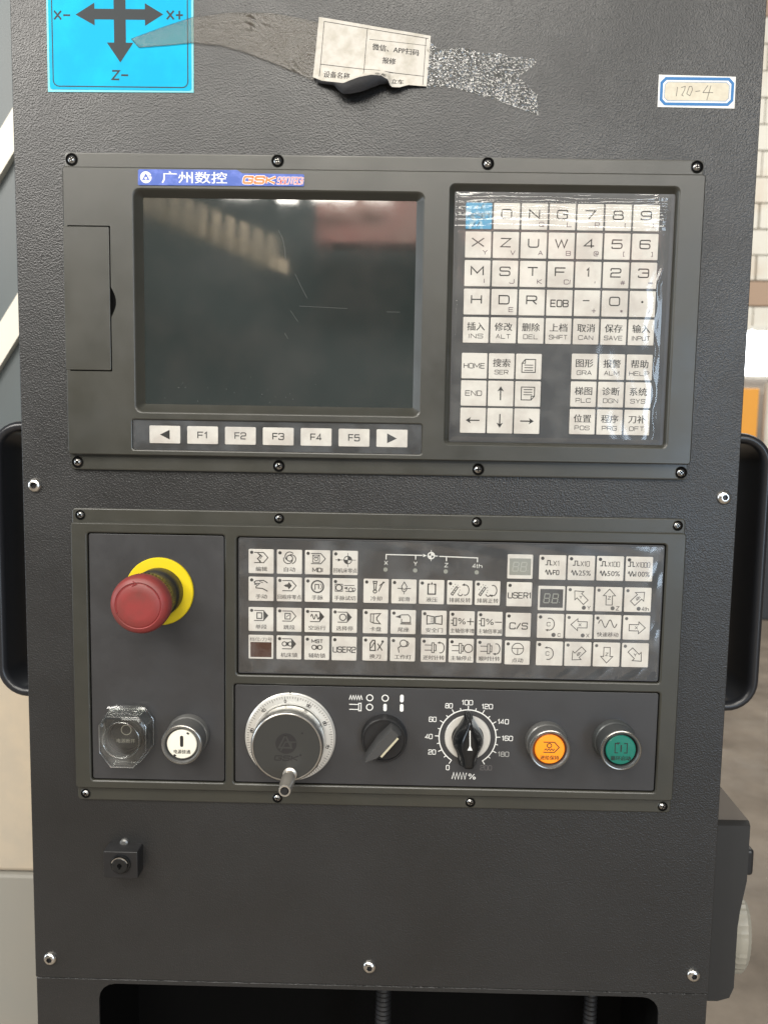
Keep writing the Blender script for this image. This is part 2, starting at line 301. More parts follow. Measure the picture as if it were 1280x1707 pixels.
def text(g, s, cx, cy, h=None, w=None, bold=0.012, mi=0, rot=0, d=0, shear=0, cap=None):
    if all(c in FT for c in s) and not ('%' in s and h and h < 5):
        h = h or 4; w = w or h * .85 * len(s); return latin(g, s, cx, cy, h, w, max(.52, (.13 + bold * 3) * h), mi, rot, d, shear)
    if bold > 0:                                          # heavier Chinese glyphs: two overlapping impressions
        text(g, s, cx - .017 * (h or 4), cy, h, w, 0, mi, rot, d, shear); cx += .017 * (h or 4); d += .015; bold = 0
    vs, fs, tw, th = text_raw(s, bold)
    sy = h / th if h else (w / tw if w else 1); sx = w / tw if w else sy
    c, n = cos(rot), sin(rot); out = []
    for x, y in vs:
        x, y = x * sx + shear * y * sy, y * sy
        out.append((cx + c * x - n * y, cy + n * x + c * y, d))
    return g.add(out, fs, mi)
def stroke(g, pts, w=0.7, closed=False, mi=0, d=0):
    P = [Vector((x, y)) for x, y in pts]; n = len(P); A = []; B = []
    for i in range(n):
        p0 = P[i - 1] if (i > 0 or closed) else None; p1 = P[(i + 1) % n] if (i < n - 1 or closed) else None
        d0 = (P[i] - p0).normalized() if p0 is not None else None; d1 = (p1 - P[i]).normalized() if p1 is not None else None
        if d0 is None: d0 = d1
        if d1 is None: d1 = d0
        t = d0 + d1
        if t.length < 1e-4: t = d0.copy()
        t.normalize(); nn = Vector((-t.y, t.x)); k = 1 / max(0.45, nn.dot(Vector((-d0.y, d0.x))))
        A.append(P[i] + nn * w / 2 * k); B.append(P[i] - nn * w / 2 * k)
    vs = [(p.x, p.y, d) for p in A + B]; m = n if closed else n - 1
    return g.add(vs, [(i, (i + 1) % n, n + (i + 1) % n, n + i) for i in range(m)], mi)
def fill(g, pts, mi=0, d=0):
    L = [Vector((x, y, 0)) for x, y in pts]; return g.add([(p.x, p.y, d) for p in L], tessellate_polygon([L]), mi)
def disc(g, cx, cy, r, mi=0, n=16, d=0): return g.add([(x, y, d) for x, y in circ(cx, cy, r, n)], [tuple(range(n))], mi)
def ring(g, cx, cy, r, w=0.7, mi=0, d=0, n=28): return stroke(g, circ(cx, cy, r, n), w, True, mi, d)
def arc(g, cx, cy, r, a0, a1, w=0.7, mi=0, d=0, n=14, ry=None):
    ry = ry or r; return stroke(g, [(cx + r * cos(radians(a0 + (a1 - a0) * k / n)), cy + ry * sin(radians(a0 + (a1 - a0) * k / n))) for k in range(n + 1)], w, False, mi, d)
def tri(g, x, y, ang, s=2.2, mi=0, d=0):
    a = radians(ang); c, n = cos(a), sin(a)
    return fill(g, [(x + c * px - n * py, y + n * px + c * py) for px, py in ((s, 0), (-s * .4, s * .6), (-s * .4, -s * .6))], mi, d)

# --- icons: drawn in a key of about 23 x 23 mm, x from its left edge, y measured down from its top edge
def K(pts): return [(x, -y) for x, y in pts]
def prog(g, x=5.6, w=11.5, y=3.2, h=8.6, solid=False):
    stroke(g, K([(x, y), (x + w * .68, y), (x + w, y + h / 2), (x + w * .68, y + h), (x, y + h)]), .75)
    if solid: fill(g, K([(x + w * .68, y), (x + w, y + h / 2), (x + w * .68, y + h)]))
def cool(g):
    stroke(g, K([(9, 2.5), (12, 2.5), (11.5, 6), (11.2, 10), (9.8, 10), (9.6, 6)]), .8, True); ring(g, 10.5, -11, 1.4, .8)
    stroke(g, K([(17.5, 2.5), (13.5, 11)]), .8); stroke(g, K([(14, 6), (17, 4), (18.5, 3)]), .8); stroke(g, K([(9, 4.2), (12, 4.2)]), .8)
def spindle(g, x=4, y=9.5):
    stroke(g, K([(x, y - 2.2), (x + 6, y - 2.2)]), .7); stroke(g, K([(x, y + 2.2), (x + 6, y + 2.2)]), .7)
    stroke(g, K([(x + 6, y - 4.2), (x + 8, y - 4.2), (x + 8, y + 4.2), (x + 6, y + 4.2)]), .7, True); stroke(g, K([(x + 8, y - 2.6), (x + 9.6, y - 2.6), (x + 9.6, y + 2.6), (x + 8, y + 2.6)]), .7)
def rot(g, x, y, r=3.6, cw=True, gap=True, ry=4.4):
    arc(g, x, -y, r, -110, 110, .8, ry=ry)
    tri(g, x - r * .4, -y + (ry if not cw else -ry), 190 if not cw else 170, 1.9)
def conveyor(g, cw):
    stroke(g, K([(4.2, 12), (8.6, 5.6), (9.9, 6.5), (5.6, 13)]), .8, True); stroke(g, K([(5.5, 10.5), (6.9, 11.4)]), .5); stroke(g, K([(6.8, 8.6), (8.2, 9.5)]), .5)
    for q in ((4.6, 7.6), (6, 5.6), (7.6, 3.8), (9.6, 4.4), (11.2, 6), (11.4, 8.5), (11, 10.2)): disc(g, q[0], -q[1], .4, n=8)
    arc(g, 12, -11.4, 1.9, 180, 350, .8); rot(g, 16, 8.4, 3.1, cw)
def wave(g, x, y, w, h, n=2, s=.75, sharp=False):
    P = []
    if sharp:
        for k in range(2 * n + 1): P.append((x + w * k / (2 * n), y + (h if k % 2 else 0)))
    else:
        for k in range(n * 12 + 1): P.append((x + w * k / (n * 12), y + h / 2 - h / 2 * sin(2 * pi * k / 12)))
    stroke(g, K(P), s)
def pulse(g, x, y, s=.7): stroke(g, K([(x, y + 4), (x + 2, y + 4), (x + 2, y), (x + 4.4, y), (x + 4.4, y + 4), (x + 6.4, y + 4)]), s)
def arrow(g, cx, cy, ang, txt, tw=2.4):
    a = radians(ang); c, n = cos(a), sin(a)
    stroke(g, [(cx + c * x - n * y, -cy + n * x + c * y) for x, y in ((7.8, 0), (1.6, 5.6), (1.6, 2.9), (-7, 2.9), (-7, -2.9), (1.6, -2.9), (1.6, -5.6))], .7, True)
    text(g, txt, cx - c * .4, -cy - n * .4, 3.2, tw * 1.25, rot=(a if txt == '4th' and ang in (45,) else (a + pi if txt == '4th' else 0)), bold=.0)
def home(g):
    ring(g, 13.6, -8.2, 3.2, .7); fill(g, [(13.6, -8.2)] + [(13.6 + 3.2 * cos(radians(t)), -8.2 + 3.2 * sin(radians(t))) for t in range(0, 91, 15)])
    fill(g, [(13.6, -8.2)] + [(13.6 + 3.2 * cos(radians(t)), -8.2 + 3.2 * sin(radians(t))) for t in range(180, 271, 15)])
    stroke(g, K([(13.6, 2.4), (13.6, 14)]), .45); stroke(g, K([(3.2, 8.2), (20.3, 8.2)]), .45); tri(g, 6.2, -8.2, 0, 2.2)
def i_edit(g): prog(g); stroke(g, K([(8.6, 3.6), (10.8, 6.2), (8.4, 8.4), (10.8, 11)]), .9); stroke(g, K([(10.2, 4.6), (12.2, 6.4), (10.4, 8.6)]), .6); tri(g, 10.6, -10.8, -45, 1.5)
def i_auto(g):
    ring(g, 11.6, -7.6, 2.5, .8)
    for k in range(3): arc(g, 11.6 + 1.5 * cos(radians(90 + 120 * k)), -7.6 + 1.5 * sin(radians(90 + 120 * k)), 3.8, 40 + 120 * k, 230 + 120 * k, .75)
def i_mdi(g): prog(g, 6, 12); stroke(g, K([(7.4, 4.6), (13, 4.6), (13, 10.6), (7.4, 10.6)]), .6, True); ring(g, 10.2, -7.6, 1.6, .6); stroke(g, K([(7.4, 4.6), (10.2, 7.2), (13, 4.6)]), .5)
def i_hand(g):
    stroke(g, K([(17, 5.6), (13.5, 3.4), (7.2, 3.8), (5.6, 5), (6.5, 6.2), (10.4, 6), (7.2, 8.6), (7.2, 9.9), (12.6, 10.3), (17, 12.6)]), .85)
    stroke(g, K([(10, 4.4), (13, 5.4)]), .6); stroke(g, K([(5.6, 6.8), (8, 7.2)]), .6)
def i_prog0(g): prog(g); fill(g, K([(6.6, 7.5), (9.4, 6), (9.4, 6.9), (11.2, 4.4), (13.6, 7.5), (11.2, 10.6), (9.4, 8.1), (9.4, 9)]))
def i_mpg(g): ring(g, 11.6, -7.8, 5, 1.2); stroke(g, K([(8.6, 10), (9.6, 10), (9.6, 6), (12.6, 6), (12.6, 9.8)]), .8); arc(g, 12.6, -7.8, 2.6, -60, 60, .6)
def i_try(g): ring(g, 6.4, -8.4, 2.5, .8); stroke(g, K([(3.4, 5.4), (9.4, 5.4), (9.4, 11.4), (3.4, 11.4)]), .6, True); stroke(g, K([(10.6, 6.4), (19.5, 6.2)]), .6); ring(g, 16.2, -10, 1.7, .7); tri(g, 12.6, -8.6, 180, 2.2); stroke(g, K([(12, 11.4), (19.6, 11.4)]), .7); ring(g, 19, -9.6, 1.2, .6)
def i_single(g): prog(g, solid=True); stroke(g, K([(8, 5.2), (12, 5.2), (12, 10), (8, 10)]), .9, True)
def i_skip(g): prog(g); stroke(g, K([(8, 5.2), (12.4, 5.2), (12.4, 10), (8, 10)]), .8, True); stroke(g, K([(9, 8.6), (11.4, 6.4)]), .6)
def i_dry(g): prog(g, solid=True); wave(g, 6.2, 5.6, 7.2, 4, 2, .8)
def i_opt(g): prog(g, solid=True); ring(g, 10, -7.6, 2.7, .85)
def i_lock(g, x=5.6, y=7.6): ring(g, x + 1.9, -y, 1.8, .8); ring(g, x + 6.9, -y, 1.8, .8); stroke(g, K([(x + 3.7, y - 1.7), (x + 5.1, y + 1.7)]), .7); stroke(g, K([(x + 5.1, y - 1.7), (x + 3.7, y + 1.7)]), .7)
def i_mlock(g): prog(g, solid=True); i_lock(g)
def i_mst(g): text(g, 'MST', 11.8, -4.8, 3.4, 10, .03); i_lock(g, 7.2, 10)
def i_lube(g): stroke(g, K([(11.6, 2.6), (9.4, 6.4), (10, 8.2), (11.6, 8.8), (13.2, 8.2), (13.8, 6.4)]), .75, True); stroke(g, K([(6, 8), (9, 8), (11, 11)]), .7); stroke(g, K([(17.2, 8), (14.2, 8), (12.2, 11)]), .7); stroke(g, K([(11.6, 10), (11.6, 13)]), .6)
def i_hyd(g): stroke(g, K([(10, 4), (8.4, 4), (8.4, 12.4), (14.6, 12.4), (14.6, 4), (13, 4)]), 1.1); tri(g, 11.5, -3.6, 90, 1.7)
def i_chuck(g): stroke(g, K([(7.4, 4.2), (9.8, 4.2), (9.8, 12), (7.4, 11)]), .8, True); stroke(g, K([(9.8, 4.2), (15.6, 3.8), (12.6, 7.2), (12.6, 9.2), (15.6, 12.6), (9.8, 12)]), .9)
def i_tail(g): fill(g, K([(4.6, 6.4), (9.4, 4.4), (9.4, 7.6)])); stroke(g, K([(9.4, 4.6), (15.6, 4.4), (17.4, 6.6), (17.4, 11), (10, 11), (10, 8)]), .8); stroke(g, K([(9, 12.2), (18.2, 12.2)]), 1.0)
def i_door(g): stroke(g, K([(5.4, 4.6), (11.2, 5.6), (11.2, 11.4), (5.4, 12)]), .9, True); stroke(g, K([(18, 4.6), (12.4, 5.6), (12.4, 11.4), (18, 12)]), .9, True); [stroke(g, K([(8.4, yy), (10.6, yy)]), .5) or stroke(g, K([(13, yy), (15, yy)]), .5) for yy in (6.8, 8.4, 10)]
def i_pct(s):
    def f(g): stroke(g, K([(2.2, 8.2), (4.2, 8.2)]), .7); stroke(g, K([(2.2, 11), (4.2, 11)]), .7); stroke(g, K([(4.2, 6.4), (6.8, 6.4), (6.8, 12.6), (4.2, 12.6)]), .8, True); text(g, '%', 11.3, -9, 5.2, 6.4, .0); stroke(g, K([(15.6, 9.2), (21.4, 9.2)]), .8); (stroke(g, K([(18.5, 6.2), (18.5, 12.2)]), .8) if s == '+' else None)
    return f
def i_tool(g): stroke(g, K([(7.4, 12), (7.4, 6), (9.4, 3.2), (11.2, 3.2), (11.8, 12)]), 1.0, True); stroke(g, K([(8.2, 10), (11, 5)]), .8); stroke(g, K([(13.4, 12), (18, 4.6)]), .9); stroke(g, K([(13.6, 6), (17.6, 12)]), .9); disc(g, 17.8, -4.2, 1.1)
def i_lamp(g): ring(g, 12, -5.4, 2.9, .8); stroke(g, K([(13.6, 8), (15.4, 7.6), (16.4, 5.2), (15, 3.4)]), .8); stroke(g, K([(10, 7.6), (7.6, 9.4), (8.4, 13.4)]), .8)
def i_spcw(cw): return lambda g: (spindle(g, 4, 8.6), rot(g, 17.4, 8.6, 3, cw))
def i_spstop(g): spindle(g, 3.6, 8.6); ring(g, 17.4, -8.6, 3.5, .75)
def i_jog(g): ring(g, 11.6, -7.4, 4.9, .65); stroke(g, K([(6.8, 7), (16.4, 7)]), .6); stroke(g, K([(11.6, 7), (11.6, 12.2)]), .6)
def i_rapid(g): wave(g, 4.2, 4.6, 15.4, 6.4, 2, .75)

ALLKEYS = []
def key(parent, mesh, at, w, h, lg=None, label=None, mats=('ink', 'ink2', 'led')):
    k = obj('key', None, None, parent, at, label, mesh=mesh)
    if lg is not None and lg.f:
        lg.v = [(x, y, z + KT + 0.06) for x, y, z in lg.v]
        obj('legend', lg, mats, k, at, ang=180)
    ALLKEYS.append(k); return k
KT = 0.7
def keymesh(w, h, mats=('key',), r=1.0, t=KT): return mk('key', bevbox(G(), 0, -h, w, 0, 0, t, r, .35, n=2), mats)

def screw_at(parent, u, v, d, r=4.2, cup=5.4, label=None):
    """cross-head screw in a dark cup"""
    g = G(); lathe(g, 0, 0, [(r * .94, -1.2), (r * .94, .2), (r * .8, .8), (r * .42, 1.5)], 20, 0, False)
    ro = random.uniform(0, 1.5); a = [(r * .42 * cos(2 * pi * k / 20), r * .42 * sin(2 * pi * k / 20)) for k in range(20)]
    g.add([(x, y, 1.5) for x, y in a] , [tuple(range(20))], 0)
    for q in (0, pi / 2):
        c, n = cos(ro + q), sin(ro + q); s, t = r * .62, r * .13
        g.add([(c * x - n * y, n * x + c * y, z) for x, y, z in ((-s, -t, 1.3), (s, -t, 1.3), (s, t, 1.3), (-s, t, 1.3), (-s, -t, 1.56 + .01 * q), (s, -t, 1.56 + .01 * q), (s, t, 1.56 + .01 * q), (-s, t, 1.56 + .01 * q))], [(4, 5, 6, 7), (0, 1, 5, 4), (1, 2, 6, 5), (2, 3, 7, 6), (3, 0, 4, 7)], 1)
    loft(g, [(circ(0, 0, cup, 24), .25), (circ(0, 0, r * .92, 24), .2)], False, False, 1)
    loft(g, [(circ(0, 0, cup + .5, 24), .0), (circ(0, 0, cup, 24), .55)], False, False, 2)
    return obj('screw', g, ('screw', 'inside', 'plastic'), parent, (u, v, d), label)

def sheet(g, a, b, c, e, nu, nv, fn, mi=0):
    vs = [(a + (c - a) * i / nu, b + (e - b) * j / nv, fn(a + (c - a) * i / nu, b + (e - b) * j / nv)) for j in range(nv + 1) for i in range(nu + 1)]
    return g.add(vs, [(j * (nu + 1) + i, j * (nu + 1) + i + 1, (j + 1) * (nu + 1) + i + 1, (j + 1) * (nu + 1) + i) for j in range(nv) for i in range(nu)], mi)

# ================================================================== the control cabinet
CL, CR = -342.5, 312.5
cab = empty('control_cabinet', (-15, -1450, -70), 'dark grey textured steel control cabinet that carries both keyboards and the screen', 'cabinet')
g = G(); bevbox(g, CL, -536, CR, 600, -2.2, 0, 1.2, .7, back=True); part('front_plate', g, 'paint', cab)
g = G()                                                   # folded shell behind the plate, down to the floor
P = rr(CL + 1.2, -1450, CR - 1.2, 598, 3)
loft(g, [(P, -140), (P, -6), (rr(CL + 2, -1449, CR - 2, 597, 3), -4.4)], True, False); g2 = rr(CL + 2, -1449, CR - 2, 597, 3)
capholes(g, g2, [rr(-281, -1300, 266, -541.5, 15)], -4.4); part('shell', g, 'paint', cab)
g = G(); bevbox(g, CL, -1400, CR, -537.2, -4.2, -1.6, 1.0, .5); g = G()
P = rr(CL, -1400, CR, -537.4, 1.2); H = rr(-281, -1300, 266, -541.8, 16)
loft(g, [(P, -4.2), (P, -2.2), (rr(CL + .6, -1399, CR - .6, -538, 1), -1.5)], False, False); capholes(g, rr(CL + .6, -1399, CR - .6, -538, 1), [H], -1.5)
loft(g, [(H, -1.5), (H, -4.6)], False, False); part('lower_frame', g, 'paint', cab)
g = G(); H2 = rr(-284, -1303, 269, -538.5, 16); loft(g, [(H2, -4.6), (H2, -130)], False, True); part('dark_cavity', g, 'inside', cab)
for u, rr_ in ((-2, 8.5), (210, 7)):                       # corrugated conduits hanging in the cavity
    g = G(); prof = [(u, -539 - k * 2.5, -40 + (0 if k else 0)) for k in range(120)]
    tube(g, prof, [rr_ * (1.0 if k % 2 else .84) for k in range(120)], 14); part('cable_conduit', g, 'conduit', cab)
for u, v in ((-331, -53), (300, -53), (-327.5, -516), (-15.9, -516.3), (297, -516.5)):
    g = G(); lathe(g, 0, 0, [(6.6, 0), (6.5, .8), (5.9, 2.1), (4.6, 3.1), (3.2, 3.5)], 28, 0, False)
    hx = [(2.9 * cos(radians(60 * k + 12)), 2.9 * sin(radians(60 * k + 12))) for k in range(24) for _ in (0,)][:6]
    L = [circ(0, 0, 3.2, 28), [(x, y) for x, y in hx]]
    capholes(g, L[0], [hx], 3.5); loft(g, [(hx, 3.5), (hx, 1.2)], False, True, 1)
    obj('bolt', g, ('bolt', 'black'), cab, (u, v, 0))
def side_handle(s, x0):
    """flat bow handle on the side wall: rounded U outline with depth"""
    out = []; n = 8; w = 42; top, bot = 6, -262; r = 30; t = 10
    def prof(off):
        P = [(0, top - off)]
        for k in range(n + 1):
            a = radians(90 - 90 * k / n); P.append((w - r + (r - off) * cos(a), top - r + (r - off) * sin(a)))
        for k in range(n + 1):
            a = radians(-90 * k / n); P.append((w - r + (r - off) * cos(a), bot + r + (r - off) * sin(a)))
        P.append((0, bot + off)); return P
    g = G(); O, I = prof(0), prof(t); m = len(O)
    rings = []                                                # rounded front, flat long sides
    for q in range(9):
        a = pi * q / 8; f = .5 - .5 * cos(a); rings.append([(x0 + s * (p[0] * (1 - f) + w_[0] * f), p[1] * (1 - f) + w_[1] * f, -27 + 6.5 * sin(a)) for p, w_ in zip(O, I)])
    for P in (I, O): rings.append([(x0 + s * x, y, -74) for x, y in P])
    vs = [p for R_ in rings for p in R_]; k = len(rings)
    fs = [(a * m + i, a * m + i + 1, ((a + 1) % k) * m + i + 1, ((a + 1) % k) * m + i) for a in range(k) for i in range(m - 1)]
    g.add(vs, fs); part('side_handle', g, 'handle', cab, ang=50)
side_handle(1, CR - 1.2); side_handle(-1, CL + 1.2)
# cam lock below the operator panel
g = G(); bevbox(g, -268, -423, -235.5, -396.3, 0, 16, 1.2, 1)
lk = part('key_lock', g, 'black', cab, 'small black square cam lock with keyhole')
g = G(); lathe(g, -251.5, -408.5, [(9.6, 15.9), (9.6, 17), (9.0, 17.8), (8.4, 17.8), (8.2, 17), (7.6, 17), (7.4, 19.6), (6.8, 20), (2.2, 20), (2.0, 17)], 36); part('lock_cylinder', g, 'gloss_black', lk)
g = G(); disc(g, -251.5, -408, 1.9, 0, 16, 20.2); bevbox(g, -252.2, -411.8, -250.8, -408, 20.05, 20.3, .5, .1, n=2); part('keyhole_slot', g, 'inside', lk)
g = G(); arc(g, -251.5, -408.5, 7.9, 20, 160, .8, 0, 20.1, 20); part('bright_arc', g, 'steel', lk, ang=180)  # bright steel arc over the upper part of the cylinder
g = G(); loft(g, [(circ(-253, -395.5, 4.2, 16), 0), (circ(-253, -395.5, 4, 16), 2.4), (circ(-253, -395.5, 2.6, 16), 3.2)]); part('lock_tab', g, 'barrel', lk)

# ================================================================== the display unit
DU = empty('display_unit', (-15, 102, 0), 'grey control unit with dark screen, function keys and filmed letter keypad, above the operator panel', 'control panel')
g = G(); P = (-296, -37.6, 264.6, 242.0)
loft(g, [(rr(*P, 3.5), 0), (rr(*P, 3.5), 3.0), (rr(P[0] + .4, P[1] + .4, P[2] - .4, P[3] - .4, 3.2), 3.8), (rr(P[0] + 1.4, P[1] + 1.4, P[2] - 1.4, P[3] - 1.4, 2.6), 4.0)], False, False)
capholes(g, rr(P[0] + 1.4, P[1] + 1.4, P[2] - 1.4, P[3] - 1.4, 2.6), [rr(-285, -15, 255, 220, 3)], 4.0)
part('mounting_flange', g, 'plastic', DU)
for u, v in ((-289.5, 235.6), (-107.8, 236.6), (76.4, 236.6), (258.6, 236.0), (-289.5, -30.8), (-105.6, -31.2), (75.4, -31.2), (258.6, -31.0)): screw_at(DU, u, v, 4.0, 3.7, 5.2)
g = G(); O = (-296, -23.6, 264.8, 228.2)
def body(g, O, d0, d1, bev, holes, r=3):
    Q = rr(O[0] + bev, O[1] + bev, O[2] - bev, O[3] - bev, max(r - bev, .6))
    loft(g, [(rr(*O, r), d0), (rr(*O, r), d1 - bev), (rr(O[0] + bev * .35, O[1] + bev * .35, O[2] - bev * .35, O[3] - bev * .35, r), d1 - bev * .35), (Q, d1)], False, False)
    capholes(g, Q, [h[0] for h in holes], d1)
    for h in holes:
        for a, b in zip(h[:-1], h[1:]): pass
        loft(g, [(h[0], d1)] + [(P, d) for P, d in h[1:]], False, False)
scr = [rr(-234.6, 14.4, 22.2, 210.6, 6.5, 5), (rr(-233.6, 15.4, 21.2, 209.6, 6, 5), 9.6), (rr(-232.8, 16.2, 20.4, 208.8, 5.6, 5), 8.6), (rr(-227.0, 23.0, 15.0, 204.0, 1, 5), 3.0)]
fin = [rr(-238.2, -19.6, 24.6, 9.7, 2.6), (rr(-237.4, -18.8, 23.8, 8.9, 2.4), 9.6), (rr(-237.0, -18.4, 23.4, 8.5, 2.0), 8.2)]
kin = [rr(43.0, -9.8, 243.6, 218.0, 5, 5), (rr(44.0, -8.8, 242.6, 217.0, 4.6, 5), 9.5), (rr(44.6, -8.2, 242.0, 216.4, 4.2, 5), 8.6), (rr(48.2, -6.4, 240.8, 212.4, 1.6, 5), 5.0)]
dn = rr(-292.5, 51.0, -254.4, 177.9, .8, 2)
dr = [p for p in dn]
# thumb notch: a crescent bulging out of the door's right edge
notch = [(-254.4, 99 + 26 * k / 10) if k in (0, 10) else (-254.4 + 4.4 * sin(pi * k / 10), 99 + 26 * k / 10) for k in range(11)]
i0 = next(i for i in range(len(dn)) if dn[i][0] > -256 and dn[i][1] < 60 and dn[(i + 1) % len(dn)][1] > 100 or False) if any(dn[i][0] > -256 and dn[i][1] < 60 and dn[(i + 1) % len(dn)][1] > 100 for i in range(len(dn))) else len(dn) - 1
D0 = dn[:i0 + 1] + notch + dn[i0 + 1:]
body(g, O, 3.9, 10, 1.1, [scr, fin, kin, [D0, (D0, 7.5)]])
part('housing', g, 'plastic', DU)
g = G(); fill(g, D0, 0, 7.52); part('door_recess', g, 'inside', DU)
g = G(); bevbox(g, -296.3, 52.0, -255.4, 176.9, 7.6, 10.15, 1.0, .4); part('side_door', g, 'plastic', DU, 'flap over the card slot with thumb notch')
g = G(); fill(g, rr(-227.4, 22.6, 15.4, 204.4, 1), 0, 3.02); part('screen', g, 'glass', DU, 'dark switched-off display glass')
g = G(); D = 3.06
for P in ([(-107, 178), (-103, 170), (-101, 160), (-100.5, 152)], [(-92, 140), (-87, 130), (-81, 119)], [(-96, 108), (-89, 98)], [(-101, 88), (-98, 83)], [(-88, 112), (-60, 111), (-45, 110.5)], [(-10, 108), (2, 108)]): stroke(g, P, .2, False, 0, D)
for k in range(26): disc(g, random.uniform(-215, -70), random.gauss(36, 9), random.uniform(.15, .4), 0, 6, D)
part('scratches', g, ('faintscratch',), DU, 'thin scratches and dust specks on the display glass', kind='stuff', ang=180)
g = G(); fill(g, rr(-237.2, -18.6, 23.6, 8.7, 2), 0, 8.22); part('key_membrane', g, 'membrane', DU)
g = G(); fill(g, rr(48, -6.6, 241, 212.6, 1.5), 0, 5.02); part('key_membrane', g, 'membrane', DU)
# nameplate
g = G(); NP = [(-228.4, 212.6), (-84.6, 213.4), (-83.8, 214.2), (-83.6, 222.8), (-84.4, 223.5), (-137.6, 223.6), (-142.2, 226.4), (-227.8, 226.0), (-228.8, 225.2), (-229.0, 213.2)]
slab(g, NP, 10, 10.7); npl = part('nameplate', g, 'blue', DU, 'blue stepped nameplate with white and orange lettering')
g = G(); D = 10.78
disc(g, -222.0, 219.3, 5.0, 0, 28, D); fill(g, [(-222, 222.7), (-225.4, 216.9), (-218.6, 216.9)], 3, D + .05); disc(g, -222, 218.4, 1.1, 0, 10, D + .1)
stroke(g, [(-219.4, 220.4), (-216.8, 220.4)], .8, False, 3, D + .05)
text(g, '广州数控', -179.5, 219.5, 9.8, 57, .022, 0, d=D)
text(g, 'GSK', -122.5, 218.2, 7.8, 30, .065, 0, d=D, shear=.2); text(g, 'GSK', -122.5, 218.2, 6.9, 29.1, .035, 1, d=D + .05, shear=.2)
text(g, '980TB3i', -95.6, 217.9, 6.8, 23.4, .016, 0, d=D, shear=.25); text(g, '980TB3i', -95.6, 217.9, 6.1, 22.7, -.02, 2, d=D + .05, shear=.25)
part('lettering', g, ('white', 'ored', 'red_print', 'blue'), npl, ang=180)
# function keys
KF = keymesh(28.0, 16.0, ('key',), 1.0)
for i, s in enumerate(('◀', 'F1', 'F2', 'F3', 'F4', 'F5', '▶')):
    lg = G()
    if i in (0, 6): x = 14; e = -1 if i == 0 else 1; fill(lg, [(x + 4.4 * e, -8), (x - 4.4 * e, -3.6), (x - 4.4 * e, -12.4)])
    else: text(lg, s, 14, -8, 6.4, 10.6 if s != 'F1' else 9.4, .006)
    key(DU, KF, (-222.0 + 34.15 * i, 3.5, 8.24), 28, 16, lg, 'function key with a left arrowhead' if i == 0 else 'function key with a right arrowhead' if i == 6 else f'function key printed {s}')
# letter keypad
KA = keymesh(22.9, 22.7, ('key',), .8); KB = keymesh(22.9, 22.7, ('keyblue',), .8)
rows = [[('RESET', ''), ('O', '\u2019'), ('N', 'Q'), ('G', 'L'), ('7', 'P'), ('8', '('), ('9', ')')],
        [('X', 'Y'), ('Z', 'V'), ('U', 'A'), ('W', 'B'), ('4', '@'), ('5', '['), ('6', ']')],
        [('M', 'I'), ('S', 'J'), ('T', 'K'), ('F', 'C,'), ('1', ','), ('2', '#'), ('3', '=')],
        [('H', ''), ('D', 'E'), ('R', ''), ('EOB', ''), ('-', '+'), ('0', '*'), ('.', '/')]]
for j, r in enumerate(rows):
    for i, (a, b) in enumerate(r):
        lg = G(); x = 11.2
        if a == 'RESET':
            text(lg, a, 11.6, -11.5, 4.8, 20.5, -.01)
            for q in ((8.6, -4), (13, -3.4), (6, -19), (10, -18.6)): stroke(lg, [(q[0], q[1] - 2), (q[0] + 2.2, q[1] + 2)], .6)
        elif a == 'EOB': text(lg, a, 11.4, -11.8, 6.6, 16.2, .006)
        elif a == '-': stroke(lg, [(7.6, -9), (13.4, -9)], .9)
        elif a == '.': disc(lg, 11.2, -9.5, 1.0)
        elif a == '1': text(lg, a, x, -9.3, 8.2, 3.4, .0)
        else: text(lg, a, x, -9.3, 8.2, 9.8 if a not in 'XMW' else 11.6, .0)
        if b: text(lg, b, 17.6, -17.8, {',': 2.2, '\u2019': 2, '=': 2.4, '+': 4.4, '*': 3}.get(b, 4.2), {',': .9, '\u2019': .9, '[': 1.6, ']': 1.6, '(': 1.4, ')': 1.4, '/': 2, 'I': .9, '+': 4.4, '*': 3, 'C,': 6.2}.get(b, 4.4), .0, mi=1)
        key(DU, KB if a == 'RESET' else KA, (58.3 + 24.42 * i, 203.0 - 24.67 * j, 5.04), 22.9, 22.7, lg,
            'blue reset key at the keypad corner' if a == 'RESET' else f'cream key printed {a if a != "." else "with a dot"}' + (f' and {b}' if b else ''))
for i, (a, b) in enumerate((('插入', 'INS'), ('修改', 'ALT'), ('删除', 'DEL'), ('上档', 'SHIFT'), ('取消', 'CAN'), ('保存', 'SAVE'), ('输入', 'INPUT'))):
    lg = G(); text(lg, a, 11.4, -8.2, 7.2, 15.6, .014); text(lg, b, 11.4, -16.6, 4.1, min(16.5, 4.4 * len(b)), .0)
    key(DU, KA, (58.3 + 24.42 * i, 104.3, 5.04), 22.9, 22.7, lg, f'cream key printed {a} {b}')
def sheet_icon(lg, up_):
    s = 1 if up_ else -1; P = [(5.6, -5), (5.6, -16.2), (17, -16.2), (17, -7.4), (14.8, -5)] if not up_ else [(8.4, -5), (17.4, -5), (17.4, -16.4), (5.4, -16.4), (5.4, -8.4)]
    if not up_: P = [(5.6, -5.2), (17.4, -5.2), (17.4, -13.2), (14.4, -16.6), (5.6, -16.6)]
    stroke(lg, P, .8, True)
    if up_: stroke(lg, [(8.4, -5), (8.4, -8.4), (5.4, -8.4)], .7)
    else: stroke(lg, [(14.4, -16.6), (14.4, -13.2), (17.4, -13.2)], .7)
    for k in range(3): stroke(lg, [(7.6, -10 - 2.3 * k + (2.6 if not up_ else 0)), (15.4, -10 - 2.3 * k + (2.6 if not up_ else 0))], .7)
